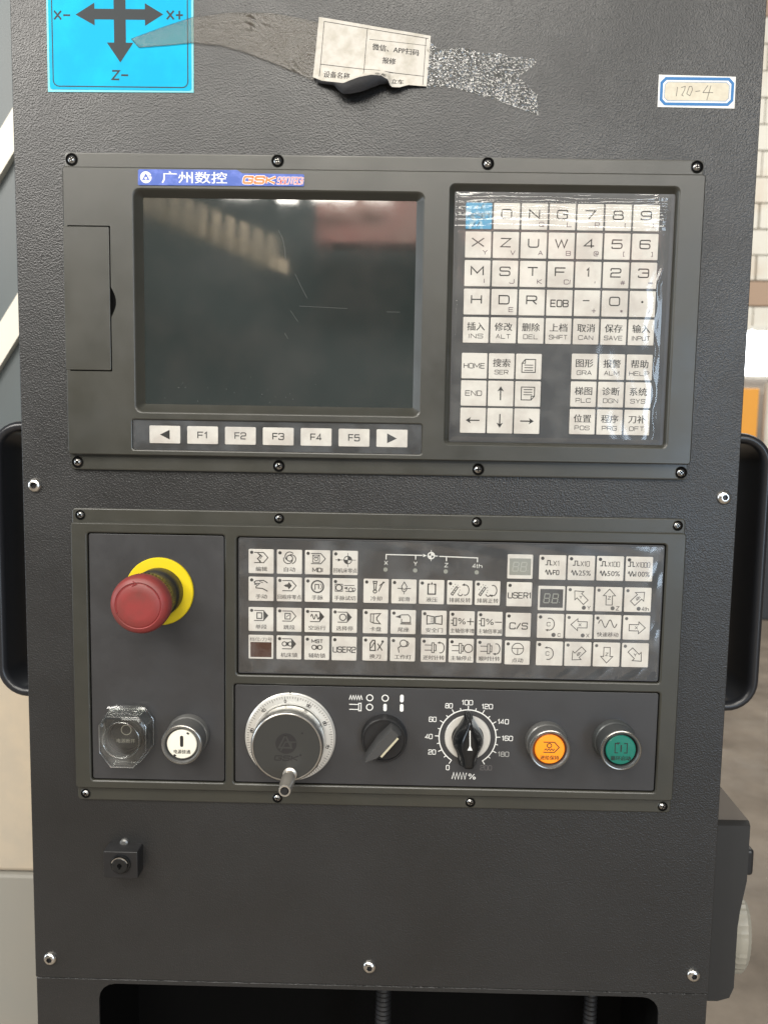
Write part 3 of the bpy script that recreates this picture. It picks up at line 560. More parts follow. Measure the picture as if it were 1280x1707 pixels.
def arr(lg, a):
    c, n = cos(radians(a)), sin(radians(a)); f = lambda P: [(11.3 + c * x - n * y, -11.2 + n * x + c * y) for x, y in P]
    stroke(lg, f([(-6, 0), (3.4, 0)]), 1.1); fill(lg, f([(6.4, 0), (1.8, 2.9), (3, 0), (1.8, -2.9)]))
nav = [[('HOME', None), ('搜索', 'SER'), ('up', 0)], [('END', None), ('^', 90), ('dn', 0)], [('<', 180), ('v', 270), ('>', 0)]]
lbl = {'up': 'key with a page-up sheet symbol', 'dn': 'key with a page-down sheet symbol', '^': 'up arrow key', 'v': 'down arrow key', '<': 'left arrow key', '>': 'right arrow key'}
for j, r in enumerate(nav):
    for i, (a, b) in enumerate(r):
        lg = G()
        if b is None: text(lg, a, 11.3, -11.3, 4.8, 19 if a == 'HOME' else 15, .0)
        elif a in ('up', 'dn'): sheet_icon(lg, a == 'up')
        elif a in '^v<>': arr(lg, b)
        else: text(lg, a, 11.4, -8.4, 7.2, 15.2, .014); text(lg, b, 11.4, -16.6, 4.1, 12.4, .0)
        key(DU, KA, (57.9 + 24.2 * i, 72.8 - 24.3 * j, 5.04), 22.9, 22.2, lg, lbl.get(a, f'cream key printed {a}' + (f' {b}' if b and a == '搜索' else '')))
for j, r in enumerate(((('图形', 'GRA'), ('报警', 'ALM'), ('帮助', 'HELP')), (('梯图', 'PLC'), ('诊断', 'DGN'), ('系统', 'SYS')), (('位置', 'POS'), ('程序', 'PRG'), ('刀补', 'OFT')))):
    for i, (a, b) in enumerate(r):
        lg = G(); text(lg, a, 11.4, -8.4, 7.2, 15.4, .014); text(lg, b, 11.4, -16.8, 4.1, 4.5 * len(b), .0)
        key(DU, KA, (155.9 + 24.45 * i, 73.6 - 24.5 * j, 5.04), 22.9, 22.2, lg, f'cream key printed {a} {b}')
# crumpled clear film over the keypad
def filmh(u, v):
    top = math.exp(-((v - 199) / 11) ** 2); fade = 1 if u < 232 else max(0, 1 - (u - 232) / 6)
    h = 7.3 + 1.25 * top * (1 + .55 * sin(v * 1.25 + .9 * sin(u * .045) + .5 * sin(u * .13)) + .25 * sin(v * 2.3 + u * .05))
    ru = 228.5 + 2.2 * sin(v * .05) + 1.5 * sin(v * .17 + 1); h += 1.1 * math.exp(-((u - ru) / 1.6) ** 2) * (0.6 + .4 * sin(v * .09 + 1)) + .5 * math.exp(-((u - ru + 9) / 4) ** 2) * (.5 + .5 * sin(v * .06))
    h += .25 * sin(u * .11 + v * .07) * sin(v * .05 + 1) + .025 * sin(u * .5 + 2 * sin(v * .11))
    e = min(u - 49, 237.5 - u, v + 5.5, 211.5 - v); h -= 1.2 * max(0, 1 - e / 3)
    return h - .8 * (1 - fade)
g = G(); sheet(g, 49, -5.5, 237.5, 211.5, 150, 260, filmh); part('protective_film', g, 'film', DU, 'crumpled clear film over the letter keypad', ang=180)
g = G(); sheet(g, -236.6, -18.1, 23.2, 8.3, 120, 16, lambda u, v: 9.25 + .12 * sin(u * .21 + 2 * sin(v * .2)) + (.5 * sin((u - 10) * 1.7 + .03 * (v + 5) ** 2) * math.exp(-((u - 17) / 4.5) ** 2))); part('protective_film', g, 'film2', DU, 'clear film over the function keys', ang=180)

# ================================================================== the operator panel
OP = empty('operator_panel', (-15, -212, 0), 'grey machine operator panel with white icon keys, emergency stop, handwheel and rotary knobs', 'control panel')
g = G(); P = (-296.4, -352.6, 265.6, -73.2)
loft(g, [(rr(*P, 3.5), 0), (rr(*P, 3.5), 1.8), (rr(P[0] + .4, P[1] + .4, P[2] - .4, P[3] - .4, 3.2), 2.3), (rr(P[0] + 1, P[1] + 1, P[2] - 1, P[3] - 1, 2.6), 2.5)])
part('mounting_flange', g, 'plastic', OP)
for u, v in ((-288.6, -79.4), (-105.4, -79.4), (75.6, -79.4), (258.6, -79.4), (-288.6, -346.2), (-105.8, -346.6), (77.0, -346.6), (258.2, -346.4)): screw_at(OP, u, v, 2.5, 3.4, 4.5)
def inset(a, b, c, e, r=2.6): return [rr(a - 1.4, b - 1.4, c + 1.4, e + 1.4, r + 1), (rr(a - .4, b - .4, c + .4, e + .4, r + .4), 6.6), (rr(a, b, c, e, r), 6.0), (rr(a + .1, b + .1, c - .1, e - .1, r), 4.6)]
I1 = (-281.2, -331.0, -154.6, -95.2); I2 = (-143.6, -226.0, 248.2, -96.4); I3 = (-146.6, -331.2, 249.2, -234.9)
g = G(); body(g, (-296.4, -339.0, 265.6, -86.0), 2.4, 7, 1.0, [inset(*I1), inset(*I2), inset(*I3)]); part('housing', g, 'plastic', OP)
for I in (I1, I2, I3):                                     # inlays with a dark gap round them
    g = G(); fill(g, rr(I[0] - .3, I[1] - .3, I[2] + .3, I[3] + .3, 2), 1, 4.62); bevbox(g, I[0] + 1.1, I[1] + 1.1, I[2] - 1.1, I[3] - 1.1, 4.6, 5.3, 1.8, .3, 0); part('inlay', g, ('membrane', 'inside'), OP)
DI = 5.32
# keys
KS = keymesh(23.2, 22.6, ('key',), .9, .6); KD = keymesh(24.6, 22.8, ('key',), .9, .6); KT = .6
def opkey(u, v, w, icon=None, cap=None, label='', big=None, dot=True, mesh=None, capw=None):
    lg = G()
    if dot: disc(lg, 2.9, -3.0, 1.55)
    if icon:
        ig = G(); icon(ig); lg.merge(ig); o = len(lg.v) - len(ig.v)
        for q in range(o, len(lg.v)): x_, y_q, z_ = lg.v[q]; lg.v[q] = (11.9 + (x_ - 11.7) * 1.10, -8.3 + (y_q + 8) * 1.10, z_)
    if cap: n = len(cap); text(lg, cap, w / 2 + .2, -18.3, 4.3, capw or min(w - 1.6, 5.2 * n if n < 4 else 4.9 * n), .02)
    if big: text(lg, big, w / 2 + .2, -12.2, {'C/S': 6.6}.get(big, 6.0), min(w - 1.6, 4.4 * len(big) + (4 if big == 'C/S' else 0)), .008)
    return key(OP, mesh or KS, (u, v, DI), w, 22.6, lg, label)
UA = (-132.8, -106.8, -81.0, -55.6); VA = (-107.8, -133.5, -162.0, -188.2)
A = [[(i_edit, '编辑'), (i_auto, '自动'), (i_mdi, 'MDI'), (home, '回机床零点')], [(i_hand, '手动'), (i_prog0, '回程序零点'), (i_mpg, '手脉'), (i_try, '手脉试切')],
     [(i_single, '单段'), (i_skip, '跳段'), (i_dry, '空运行'), (i_opt, '选择停')], [None, (i_mlock, '机床锁'), (i_mst, '辅助锁'), None]]
for j in range(4):
    for i in range(4):
        c = A[j][i]
        if c: opkey(UA[i], VA[j], 23.2, c[0], c[1], f'white icon key printed {c[1]}', capw=10 if c[1] == 'MDI' else None)
opkey(UA[3], VA[3], 23.2, label='white key printed USER2', big='USER2')
def display_key(u, v, w, h, cap, mats, label, seg=True, a=1.8, b=3.6):
    k = key(OP, KS if w < 24 else KD, (u, v, DI), w, h, None, label)
    g = G(); top = -6.6 if cap else -b; bot = -h + (1.8 if cap else b)
    bevbox(g, a, bot, w - a, top, KT - .1, KT + .25, .3, .1, 0, 2)
    if seg:
        for x in (w * .33, w * .64):
            for s in ((-2.2, 4.6, 2.6, 4.6), (-2.6, 0, 2.2, 0), (-3, -4.6, 1.8, -4.6), (-2.4, .5, -2, 4.1), (2.4, .5, 2.8, 4.1), (-3, -4.1, -2.6, -.5), (1.9, -4.1, 2.3, -.5)):
                stroke(g, [(x + s[0], -h / 2 + s[1] * .9), (x + s[2], -h / 2 + s[3] * .9)], .9, False, 1, KT + .3)
            stroke(g, [(x + 3.4, -h / 2 - 3.6), (x + 4.1, -h / 2 - 3.6)], .7, False, 1, KT + .3)
    obj('display', g, mats, k, ABS[k])
    if cap:
        lg = G(); text(lg, cap, w / 2, -4, 3.7, w - 2.4, .0, d=KT + .06); obj('legend', lg, ('ink',), k, ABS[k], ang=180)
display_key(UA[0], VA[3], 23.2, 22.6, '档位/刀号', ('redwin', 'redwin'), 'white frame with a dark brown readout printed 档位/刀号', seg=False)
UB2 = (-26.9, -1.3, 24.1, 49.9, 75.4); UB = (-27.1, -1.4, 27.0, 52.7, 78.4)
for u, ic, c in zip(UB2, (cool, i_lube, i_hyd, lambda g: conveyor(g, False), lambda g: conveyor(g, True)), ('冷却', '润滑', '液压', '排屑反转', '排屑正转')): opkey(u, -133.4, 23.4, ic, c, f'white icon key printed {c}')
for u, ic, c in zip(UB, (i_chuck, i_tail, i_door, i_pct('+'), i_pct('-')), ('卡盘', '尾座', '安全门', '主轴倍率增', '主轴倍率减')): opkey(u, -162.0, 23.4, ic, c, f'white icon key printed {c}')
for u, ic, c in zip(UB, (i_tool, i_lamp, i_spcw(False), i_spstop, i_spcw(True)), ('换刀', '工作灯', '逆时针转', '主轴停止', '顺时针转')): opkey(u, -187.9, 23.4, ic, c, f'white icon key printed {c}')
UC = 104.5
display_key(UC, -108.2, 23.2, 22.6, None, ('lcd', 'lcd_seg'), 'white frame with a pale dead two-digit readout')
opkey(UC, -134.0, 23.4, label='white key printed USER1', big='USER1'); opkey(UC, -162.6, 23.4, label='white key printed C/S', big='C/S')
opkey(UC, -188.8, 23.4, i_jog, '点动', 'white icon key printed 点动 with a circled T')
UD = (133.4, 159.6, 185.9, 212.3)
for u, a, b, w1, w2 in zip(UD, ('X1', 'X10', 'X100', 'X1000'), ('F0', '25%', '50%', '100%'), (6, 8.5, 10.8, 13), (6, 11, 11.4, 13)):
    lg = G(); disc(lg, 3, -3, 1.6); x0 = 12 - (7 + w1) / 2; pulse(lg, x0, 5, .85); text(lg, a, x0 + 7 + w1 / 2, -7.4, 5.0, w1, -.012)
    x0 = 12.2 - (6.6 + w2) / 2; wave(lg, x0, 13.8, 5.8, 4.2, 2, .85); text(lg, b, x0 + 6.6 + w2 / 2, -16, 4.8, w2, .015)
    key(OP, KD, (u, -108.3, DI), 24.6, 22.8, lg, f'white key printed {a} and {b}')
display_key(UD[0], -136.9, 24.6, 22.8, None, ('membrane', 'lcd'), 'white frame with a dark dead two-digit readout', a=1.8, b=2.8)
def akey(i, v, ang, t, sub, label):
    lg = G(); disc(lg, 2.9, -3, 1.5, 2); arrow(lg, 12.6, 9.6 if sub else 11.4, ang, t, 3.6 if t == '4th' else 2.4)
    if sub: disc(lg, 16 if len(sub) < 3 else 13.4, -19.6, 1.9, 2); text(lg, sub, 20.6 if len(sub) < 3 else 19.4, -19.6, 3.9, 3.2 if len(sub) < 3 else 6.6, .0)
    key(OP, KD, (UD[i], v, DI), 24.6, 22.8, lg, label)
akey(1, -136.9, 135, 'Y', 'Y', 'white key with an arrow up and left marked Y'); akey(2, -136.9, 90, 'Z', 'Z', 'white key with an upward arrow marked Z'); akey(3, -136.9, 45, '4th', '4th', 'white key with an arrow up and right marked 4th')
akey(1, -162.9, 180, 'X', 'X', 'white key with a left arrow marked X'); akey(3, -162.9, 0, 'X', None, 'white key with a right arrow marked X')
akey(1, -188.8, 225, '4th', None, 'white key with an arrow down and left marked 4th'); akey(2, -188.8, 270, 'Z', None, 'white key with a downward arrow marked Z'); akey(3, -188.8, 315, 'Y', None, 'white key with an arrow down and right marked Y')
opkey(UD[2], -162.9, 24.6, i_rapid, '快速移动', 'white icon key printed 快速移动', mesh=KD)
for v, cw, sub in ((-162.9, True, 'C'), (-188.8, False, None)):
    lg = G(); disc(lg, 2.9, -3, 1.6); rot(lg, 11.2, 9.6 if sub else 11.4, 4.6, cw, ry=5.6); text(lg, 'C', 10.4, -(9.6 if sub else 11.4), 4, 3.4, .0)
    if sub: disc(lg, 15.4, -19.6, 2, 2); text(lg, sub, 20.4, -19.6, 3.2, 2.8, .0)
    key(OP, KD, (UD[0], v, DI), 24.6, 22.8, lg, 'white key with a curved arrow turning ' + ('down' if cw else 'up') + ' round a C')
# axis lamps row printed on the keyboard inlay
g = G(); D = DI + .08
stroke(g, [(-6.6, -115.2), (-6.6, -110.6), (26.5, -110.8)], .9, False, 0, D); stroke(g, [(42, -111.4), (77, -112.2), (77, -116.2)], .9, False, 0, D)
stroke(g, [(20.4, -110.8), (20.4, -114.8)], .9, False, 0, D + .02); stroke(g, [(48.6, -111.6), (48.6, -115.8)], .9, False, 0, D + .02); tri(g, 28.2, -110.9, 0, 2.4, 0, D + .03)
ring(g, 34.6, -110.9, 2.9, 1.1, 0, D + .04); fill(g, [(34.6, -110.9), (37.6, -110.9), (34.6, -107.9)], 0, D + .05); fill(g, [(34.6, -110.9), (31.6, -110.9), (34.6, -113.9)], 0, D + .05); stroke(g, [(34.6, -105.8), (34.6, -116)], .5, False, 0, D + .06); stroke(g, [(38, -111.1), (40.6, -111.2)], .9, False, 0, D + .02)
for s, x, y, w in (('X', -6.6, -118.4, 3.6), ('Y', 20.4, -118.6, 3.6), ('Z', 48.6, -119.4, 3.4), ('4th', 77, -119.6, 9)): text(g, s, x, y, 4, w, .0, 0, d=D)
for x, y in ((-7, -124.6), (20.2, -124.9), (48.2, -125.3), (76.6, -125.6)): disc(g, x, y, 2.0, 1, 16, D)
part('axis_lamp_print', g, ('white', 'lcd'), OP, 'white line print with X, Y, Z and 4th lamps', ang=180)
g = G(); sheet(g, I2[0] + 2.5, I2[1] + 2.5, I2[2] - 2.5, I2[3] - 2.5, 260, 90, lambda u, v: 6.35 + .10 * sin(u * .09 + 1.5 * sin(v * .06)) + 1.0 * (max(0, min(1, (u - 70) / 120))) * (sin(u * .20 + 1.3 * sin(v * .13)) * math.exp(-((v + 222) / 9) ** 2) + .7 * sin(v * .12 + .8 * sin(u * .2)) * math.exp(-((u - 241) / 5) ** 2)) + .25 * sin(u * .07 + v * .2) * math.exp(-((v + 102) / 7) ** 2) * max(0, min(1, (u + 40) / 60)))
part('protective_film', g, 'film2', OP, 'wrinkled clear film over the icon keys', ang=180)

# emergency stop: yellow disc (the part), red mushroom head, black collar
cu, cv = -215, -148.8
g = G(); lathe(g, cu, cv, [(31.6, DI), (31.6, 7.4), (30.9, 8.2), (17, 8.2)], 72, 0, False); es = part('emergency_stop_button', g, 'yellow', OP, 'red mushroom emergency stop on a yellow disc')
g = G(); lathe(g, cu, cv, [(22.5, 8), (22.5, 24), (21.6, 26), (21.6, 43), (22.4, 46), (23.5, 47), (23.8, 53)], 60)
for k in range(48):
    a = 2 * pi * k / 48; c, s = cos(a), sin(a)
    g.add([(cu + r * cos(a + t), cv + r * sin(a + t), d) for r, t, d in ((23.6, -.035, 46.6), (24.6, 0, 46.6), (23.6, .035, 46.6), (23.6, -.035, 53), (24.8, 0, 53), (23.6, .035, 53))], [(0, 1, 4, 3), (1, 2, 5, 4), (0, 1, 2), (3, 4, 5)], 0)
part('collar', g, 'black', es)
g = G(); lathe(g, cu, cv, [(24.4, 53), (25.3, 55), (25.6, 59), (25.4, 63), (24.5, 66), (22.9, 68), (20.0, 69.4), (19.7, 69.2), (19.2, 68.6), (18.7, 69.1), (18.3, 69.4), (12, 69.8), (5, 69.9), (.01, 69.9)], 72)
rb = part('mushroom_head', g, 'red', es)
g = G(); arc(g, cu, cv, 18.9, 100, 200, 1.0, 0, 69.5, 24); arc(g, cu, cv, 18.9, 20, 66, 1.0, 0, 69.5, 16); stroke(g, [(cu - 4, cv + 21), (cu - 1, cv + 18.6), (cu - 5, cv + 16.6)], .9, False, 0, 69.75)
g0 = mat('dark_red', (0.20, 0.02, 0.02), .5); M['darkred'] = g0; part('arrow_mark', g, 'darkred', es, ang=180)
# covered power-off button
cu, cv = -245.5, -283.5
g = G(); lathe(g, cu, cv, [(17.5, DI), (17.5, 16), (16, 18), (14.6, 18), (14.4, 14)], 48); po = part('power_off_button', g, 'black', OP, 'black power-off button under a clear flip cover')
g = G(); disc(g, cu, cv, 14.2, 0, 40, 14.3); ring(g, cu + .5, cv + 5, 4.6, .7, 1, 14.5); text(g, '电源断开', cu, cv - 5.5, 4, 17, .0, 1, d=14.5); part('lens', g, ('black', 'dial_grey'), po, ang=180)
ov = [(cu - 22, cv + 14), (cu - 16, cv + 23), (cu + 17, cv + 23), (cu + 24, cv + 14), (cu + 24, cv - 11), (cu + 11, cv - 28), (cu - 11, cv - 28), (cu - 22, cv - 13)]
def scl(P, k, c): return [(c[0] + (x - c[0]) * k, c[1] + (y - c[1]) * k) for x, y in P]
g = G(); cc = (cu, cv); loft(g, [(scl(ov, .98, cc), 6), (scl(ov, 1.02, cc), 7), (ov, 9), (scl(ov, .97, cc), 24), (scl(ov, .90, cc), 26.5), (scl(ov, .84, cc), 26.9)])
loft(g, [(scl(ov, .92, cc), 7), (scl(ov, .90, cc), 23.5), (scl(ov, .8, cc), 25)])
loft(g, [(circ(cu, cv, 17.6, 40), 26.9), (circ(cu, cv, 17.4, 40), 27.9), (circ(cu, cv, 15.8, 40), 27.9), (circ(cu, cv, 15.5, 40), 26.9)], False, False)
tube(g, [(cu - 17, cv + 24, 12), (cu - 8, cv + 25, 12), (cu + 8, cv + 25, 12), (cu + 18, cv + 24, 12)], 3.0, 10)
for q in (-11, 11): bevbox(g, cu + q - 3, cv + 19, cu + q + 3, cv + 26, 7, 22, 1, .8, back=True)
fcv = part('flip_cover', g, 'clear', po, 'clear plastic flip cover', ang=30)
g = G()
for P, d_, r_e in ((scl(ov, .93, cc), 26.2, .55), (scl(ov, 1.0, cc), 8.5, .6), (circ(cu, cv, 16.8, 40), 27.8, .5)): tube(g, [(x, y, d_) for x, y in P], r_e, 8, closed=True)
for k in range(8): tube(g, [(ov[k][0], ov[k][1], 8.5), ((scl(ov, .93, cc))[k][0], (scl(ov, .93, cc))[k][1], 26.2)], .5, 8)
part('cover_edge_highlights', g, 'clear_edge', po)  # added pale tubes imitating the bright outlines of the clear cover
# lamp push buttons
def push(cu, cv, h, lens, label, draw, slots=False, dark='barrel'):
    g = G(); lathe(g, cu, cv, [(20, DI), (20, 8), (19.4, 9), (19.2, 11), (18.2, 12), (18.2, h - 4), (18.8, h - 3.4), (18.8, h - 1), (18.0, h), (16.2, h), (15.4, h - 1), (15.2, h - 5), (13, h - 5)], 64); b = part('push_button', g, dark, OP, label)
    g = G(); lathe(g, cu, cv, [(15.0, h - 5.5), (15.0, h - 4), (13.6, h - 3.2)], 48, 1, False) if not slots else None
    lathe(g, cu, cv, [(13.6, h - 4.2), (13.6, h - 2), (13.0, h - 1.4), (8, h - 1.1), (.01, h - 1)], 56, 0)
    part('lens', g, (lens, 'black' if lens != 'orange' else 'rim_orange'), b)
    g = G(); lathe(g, cu, cv, [(18.75, h - 1.2), (18.3, h - .1), (17.6, h + .25), (16.9, h + .05)], 64, 0, False); part('rim_ring', g, 'rimsteel', b)  # steel ring added to give the barrel edge its highlight
    g = G(); draw(g, cu, cv, h - .9); part('legend', g, ('ink',), b, ang=180)
M['rimsteel'] = mat('rim_steel', (0.30, 0.29, 0.27), .25, .9)
M['rim_orange'] = mat('rim_orange', (0.30, 0.07, 0.02), .35)
def d_on(g, x, y, d): fill(g, rr(x - 1.5, y - 2.2, x + 1.5, y + 8.4, 1.4, 4), 0, d); text(g, '电源接通', x + .3, y - 6.6, 3.8, 15, .015, d=d); [stroke(g, [(x + 11.2 * cos(t), y + 11.2 * sin(t)), (x + 13 * cos(t), y + 13 * sin(t))], 2.2, False, 0, d + .02) for t in (radians(62), radians(238))]
def d_hold(g, x, y, d):
    stroke(g, [(x - 6, y + 7), (x + 4, y + 7), (x + 8.4, y + 2.2), (x + 4, y - 2.6), (x - 6, y - 2.6)], .8, False, 0, d); ring(g, x - .6, y + 3.8, 2, .8, 0, d)
    stroke(g, [(x - 5 + 1.3 * k, y - .8 + (1.6 if k % 2 else 0)) for k in range(8)], .7, False, 0, d + .02); text(g, '进给保持', x, y - 7.6, 4.2, 17, .015, d=d)
def d_start(g, x, y, d):
    stroke(g, [(x - 2.6, y + 6.4), (x - 5.4, y + 6.4), (x - 5.4, y - 2.4), (x - 2.6, y - 2.4)], .8, False, 0, d); stroke(g, [(x + 2.6, y + 6.4), (x + 5.4, y + 6.4), (x + 5.4, y - 2.4), (x + 2.6, y - 2.4)], .8, False, 0, d)
    stroke(g, [(x, y + 5), (x, y - 1.4)], 1.2, False, 0, d + .02); tri(g, x - 2.8, y + 6.4, 20, 2, 0, d + .03); text(g, '循环启动', x, y - 7.4, 4.2, 18, .015, d=d)
push(-189.3, -285.2, 31, 'cream_lens', 'grey-barrelled push button with a cream lens and a black bar', d_on, True)
push(145.8, -284.8, 25, 'orange', 'push button with an orange lens', d_hold)
M['black2'] = mat('dark_barrel', (0.075, 0.08, 0.08), .34, .3)
push(208.6, -281.6, 31, 'green', 'push button with a dull green lens', d_start, dark='black2')

# handwheel
M['dialmetal'] = mat('dial_metal', (0.78, 0.77, 0.73), .34, .5)
cu, cv = -93.4, -284.8
g = G(); lathe(g, cu, cv, [(42.4, DI), (42.4, 6.8), (41.6, 7.4), (41.6, 7.6), (41.4, 9.4), (40.8, 10), (34.2, 10.6), (33.8, 11.2), (32.6, 11.2)], 100, 0, False)
hw = part('handwheel', g, 'dialmetal', OP, 'round silver pulse handwheel with black face and crank grip')
g = G()
for k in range(100):
    a = radians(90 + 7 + 3.6 * k); l = 2.0 if k % 5 else 3.4; stroke(g, [(cu + r * cos(a), cv + r * sin(a)) for r in (40.2, 40.2 - l)], .32, False, 0, 10.72)
for k in range(10):
    a = radians(90 + 7 + 36 * k); text(g, str((k * 10) % 100), cu + 35.9 * cos(a), cv + 35.9 * sin(a), 2.9, 2.0 if k == 0 else 4.4, .0, 0, rot=a - pi / 2, d=10.8)
part('dial_scale', g, ('ink',), hw, ang=180)
g = G(); stroke(g, [(cu - .2, cv + 41.9), (cu - .2, cv + 44.4)], 1.2, False, 0, 7.5); part('index_mark', g, ('ink',), hw, ang=180)
g = G(); lathe(g, cu, cv, [(31.5, 11), (31.5, 14), (33, 15), (33, 30), (32.4, 31.6), (31.4, 32.3), (30.6, 32.3), (30.4, 31.8)], 96, 0, False); part('wheel_rim', g, 'steel', hw)
g = G(); disc(g, cu, cv, 30.6, 0, 96, 31.85); fc = part('wheel_face', g, ('facegrey',), hw) if 'facegrey' in M else None
M['facegrey'] = mat('anodised_face', (0.050, 0.050, 0.047), .40, .3, bump=('noise', 600, .06, .0003))
if fc is None: fc = part('wheel_face', g, ('facegrey',), hw)
g = G(); x, y, D = cu - .6, cv + 3.4, 31.92
disc(g, x, y, 9.6, 0, 36, D); stroke(g, [(x - .6, y + 8), (x - 6.4, y - 3.8), (x + 4.8, y - 3.8), (x - .6, y + 8)], 1.5, False, 1, D + .05); stroke(g, [(x - 5, y - 7), (x - .6, y + 1.6), (x + 9, y + 1.6)], 1.1, False, 1, D + .08); stroke(g, [(x + 4.6, y + 1.6), (x + 4.6, y - 5)], 1.1, False, 1, D + .1)
text(g, 'GSK', x + .4, y - 13.6, 5.2, 22, .03, 0, d=D, shear=.2); disc(g, x + 14.6, y + 10, 1, 0, 12, D); disc(g, x + 13.2, y - 10.6, 1, 0, 12, D)
part('emblem', g, ('ink', 'facegrey'), fc, ang=180)
hx, hy = cu + 3.0, cv - 25.4
g = G(); lathe(g, hx, hy, [(6.4, 31.8), (6.4, 33), (4.6, 34), (4.6, 37), (5.0, 37.5), (6.0, 40), (6.4, 48), (6.0, 58), (5.2, 64), (5.4, 66), (4.8, 67), (3.9, 67), (3.7, 66.2)], 36, 0, False); lathe(g, hx, hy, [(3.75, 66.1), (2.6, 65.9), (2.5, 66.8), (.01, 66.8)], 24, 1)
part('crank_grip', g, ('grip', 'black'), hw) if 'grip' in M else None
M['grip'] = mat('grip_steel', (0.62, 0.58, 0.52), .32, .8)
part('crank_grip', g, ('grip', 'black'), hw)

# three-position selector
cu, cv = -5.6, -283.0
g = G(); lathe(g, cu, cv, [(21.6, DI), (21.6, 8), (21, 11), (20.8, 15), (20, 15.8), (19, 15.8), (18.6, 14.6)], 64); sw = part('selector_switch', g, 'black', OP, 'black three-position selector with a slanting lever')
g = G(); a = radians(50); c, s = cos(a), sin(a); T = lambda P: [(cu + c * x - s * y, cv + s * x + c * y) for x, y in P]
bl0 = [(-24, 3.6), (-20, 5.4), (0, 7.6), (17.6, 6.0), (18.4, 0), (17.6, -6.0), (0, -7.6), (-14, -4.6), (-24, 3.6)][:8]
loft(g, [(T(bl0), 14.6), (T(scl(bl0, .97, (0, 0))), 26), (T([(x * .94, y * .62 + .6) for x, y in bl0]), 30)]); part('lever', g, 'lever', sw) if 'lever' in M else None
M['lever'] = mat('lever_grey', (0.055, 0.055, 0.055), .38)
part('lever', g, 'lever', sw)
g = G(); stroke(g, T([(-9, -2.9), (13.5, -3.2)]), 1.8, False, 0, 30.1); part('pointer_line', g, ('stripe',), sw, ang=180) if 'stripe' in M else None
M['stripe'] = mat('stripe_tan', (0.50, 0.46, 0.33), .4); g = G(); stroke(g, T([(-9, -4.6), (14.5, -4.6)]), 1.9, False, 0, 30.1); part('pointer_line', g, ('stripe',), sw, ang=180)
g = G(); D = DI + .08
for y, k in ((-246.0, 0), (-255.0, 1)):
    ring(g, -19.6, y, 2.9, .9, 0, D)
    if k == 0: ring(g, -5.2, y, 2.9, .9, 0, D); stroke(g, [(-38.6 + 1.2 * q, y - 2 + (4 if q % 2 else 0)) for q in range(11)], .8, False, 0, D)
    else: fill(g, rr(-6.8, y - 3.6, -3.6, y + 3.6, 1.5), 0, D); stroke(g, [(-38.6, y + 2.4), (-29.6, y + 2.4)], .8, False, 0, D); stroke(g, [(-38.6, y - 2.4), (-29.6, y - 2.4)], .8, False, 0, D); stroke(g, [(-29.8, y - 3.6), (-27.6, y - 3.6), (-27.6, y + 3.6), (-29.8, y + 3.6)], .8, True, 0, D + .02)
    fill(g, rr(8.6, y - 3.7, 12.0, y + 3.7, 1.6), 0, D)
part('selector_print', g, ('white',), OP, 'white circle and bar print above the selector', ang=180)
# override knob
cu, cv = 72.4, -282.2
g = G(); arc(g, cu, cv, 26.6, -57, 237, 1.0, 0, D, 72)
vals = ['0', '20', '40', '60', '80', '100', '120', '140', '160', '180', '200']
for k in range(21):
    a = radians(237 - 14.7 * k); l = 3.6 if k % 2 == 0 else 2.2; stroke(g, [(cu + 26.4 * cos(a), cv + 26.4 * sin(a)), (cu + (27 + l) * cos(a), cv + (27 + l) * sin(a))], .8, False, 0, D + .03)
for t, x, y in (('0', 54.6, -311.8), ('20', 39.6, -297), ('40', 36.2, -282), ('60', 39.4, -265.4), ('80', 54.3, -252), ('100', 71.4, -248.6), ('120', 90, -252), ('140', 105.2, -266.2), ('160', 109.5, -282.2), ('180', 106.4, -297.6)):
    text(g, t, x, y, 5.0, 3.35 * len(t) + (.4 if len(t) > 1 else 0), .0, 2 if t == '180' else 0, d=D)
text(g, '200', 90.5, -311.2, 5, 11, .0, 1, d=D)
stroke(g, [(58.8 + 1.5 * q, -322.8 + (6.4 if q % 2 else 0)) for q in range(10)], .7, False, 0, D); text(g, '%', 77.6, -320, 5.6, 7, .0, 0, d=D)
M['faint'] = mat('worn_print', (0.13, 0.12, 0.12), .5); M['half'] = mat('half_worn_print', (0.36, 0.36, 0.34), .5)
part('override_scale', g, ('white', 'faint', 'half'), OP, 'white round scale from 0 to 200 with worn figures', ang=180)
g = G(); lathe(g, cu, cv, [(21.5, DI), (21.5, 6), (21, 6.6), (15, 6.6)], 64, 0, False); kn = part('override_knob', g, 'dialmetal', OP, 'glossy black pointer knob on a silver disc')
g = G()
def knob(k, kx=1.0):
    H = [(0, 26.5), (2.6, 25), (4.6, 20), (8.4, 13.5), (12.6, 7), (14.8, 0), (14.2, -6), (11.4, -11.5), (9.2, -16), (8.6, -23), (7.4, -25), (0, -25.4)]
    L = H + [(-x, y) for x, y in H[-2:0:-1]]; P = [(cu + x * k * kx, cv + y * k) for x, y in L[::-1]]; Q = []
    for a, b in zip(P, P[1:] + P[:1]): Q += [(a[0] * .75 + b[0] * .25, a[1] * .75 + b[1] * .25), (a[0] * .25 + b[0] * .75, a[1] * .25 + b[1] * .75)]
    return Q
loft(g, [(knob(1), 6.6), (knob(1), 10), (knob(.97, .98), 13), (knob(.93, .86), 17), (knob(.90, .62), 24), (knob(.86, .48), 26.5), (knob(.74, .34), 27.6)]); kb = part('grip', g, 'gloss_black', kn, ang=60)
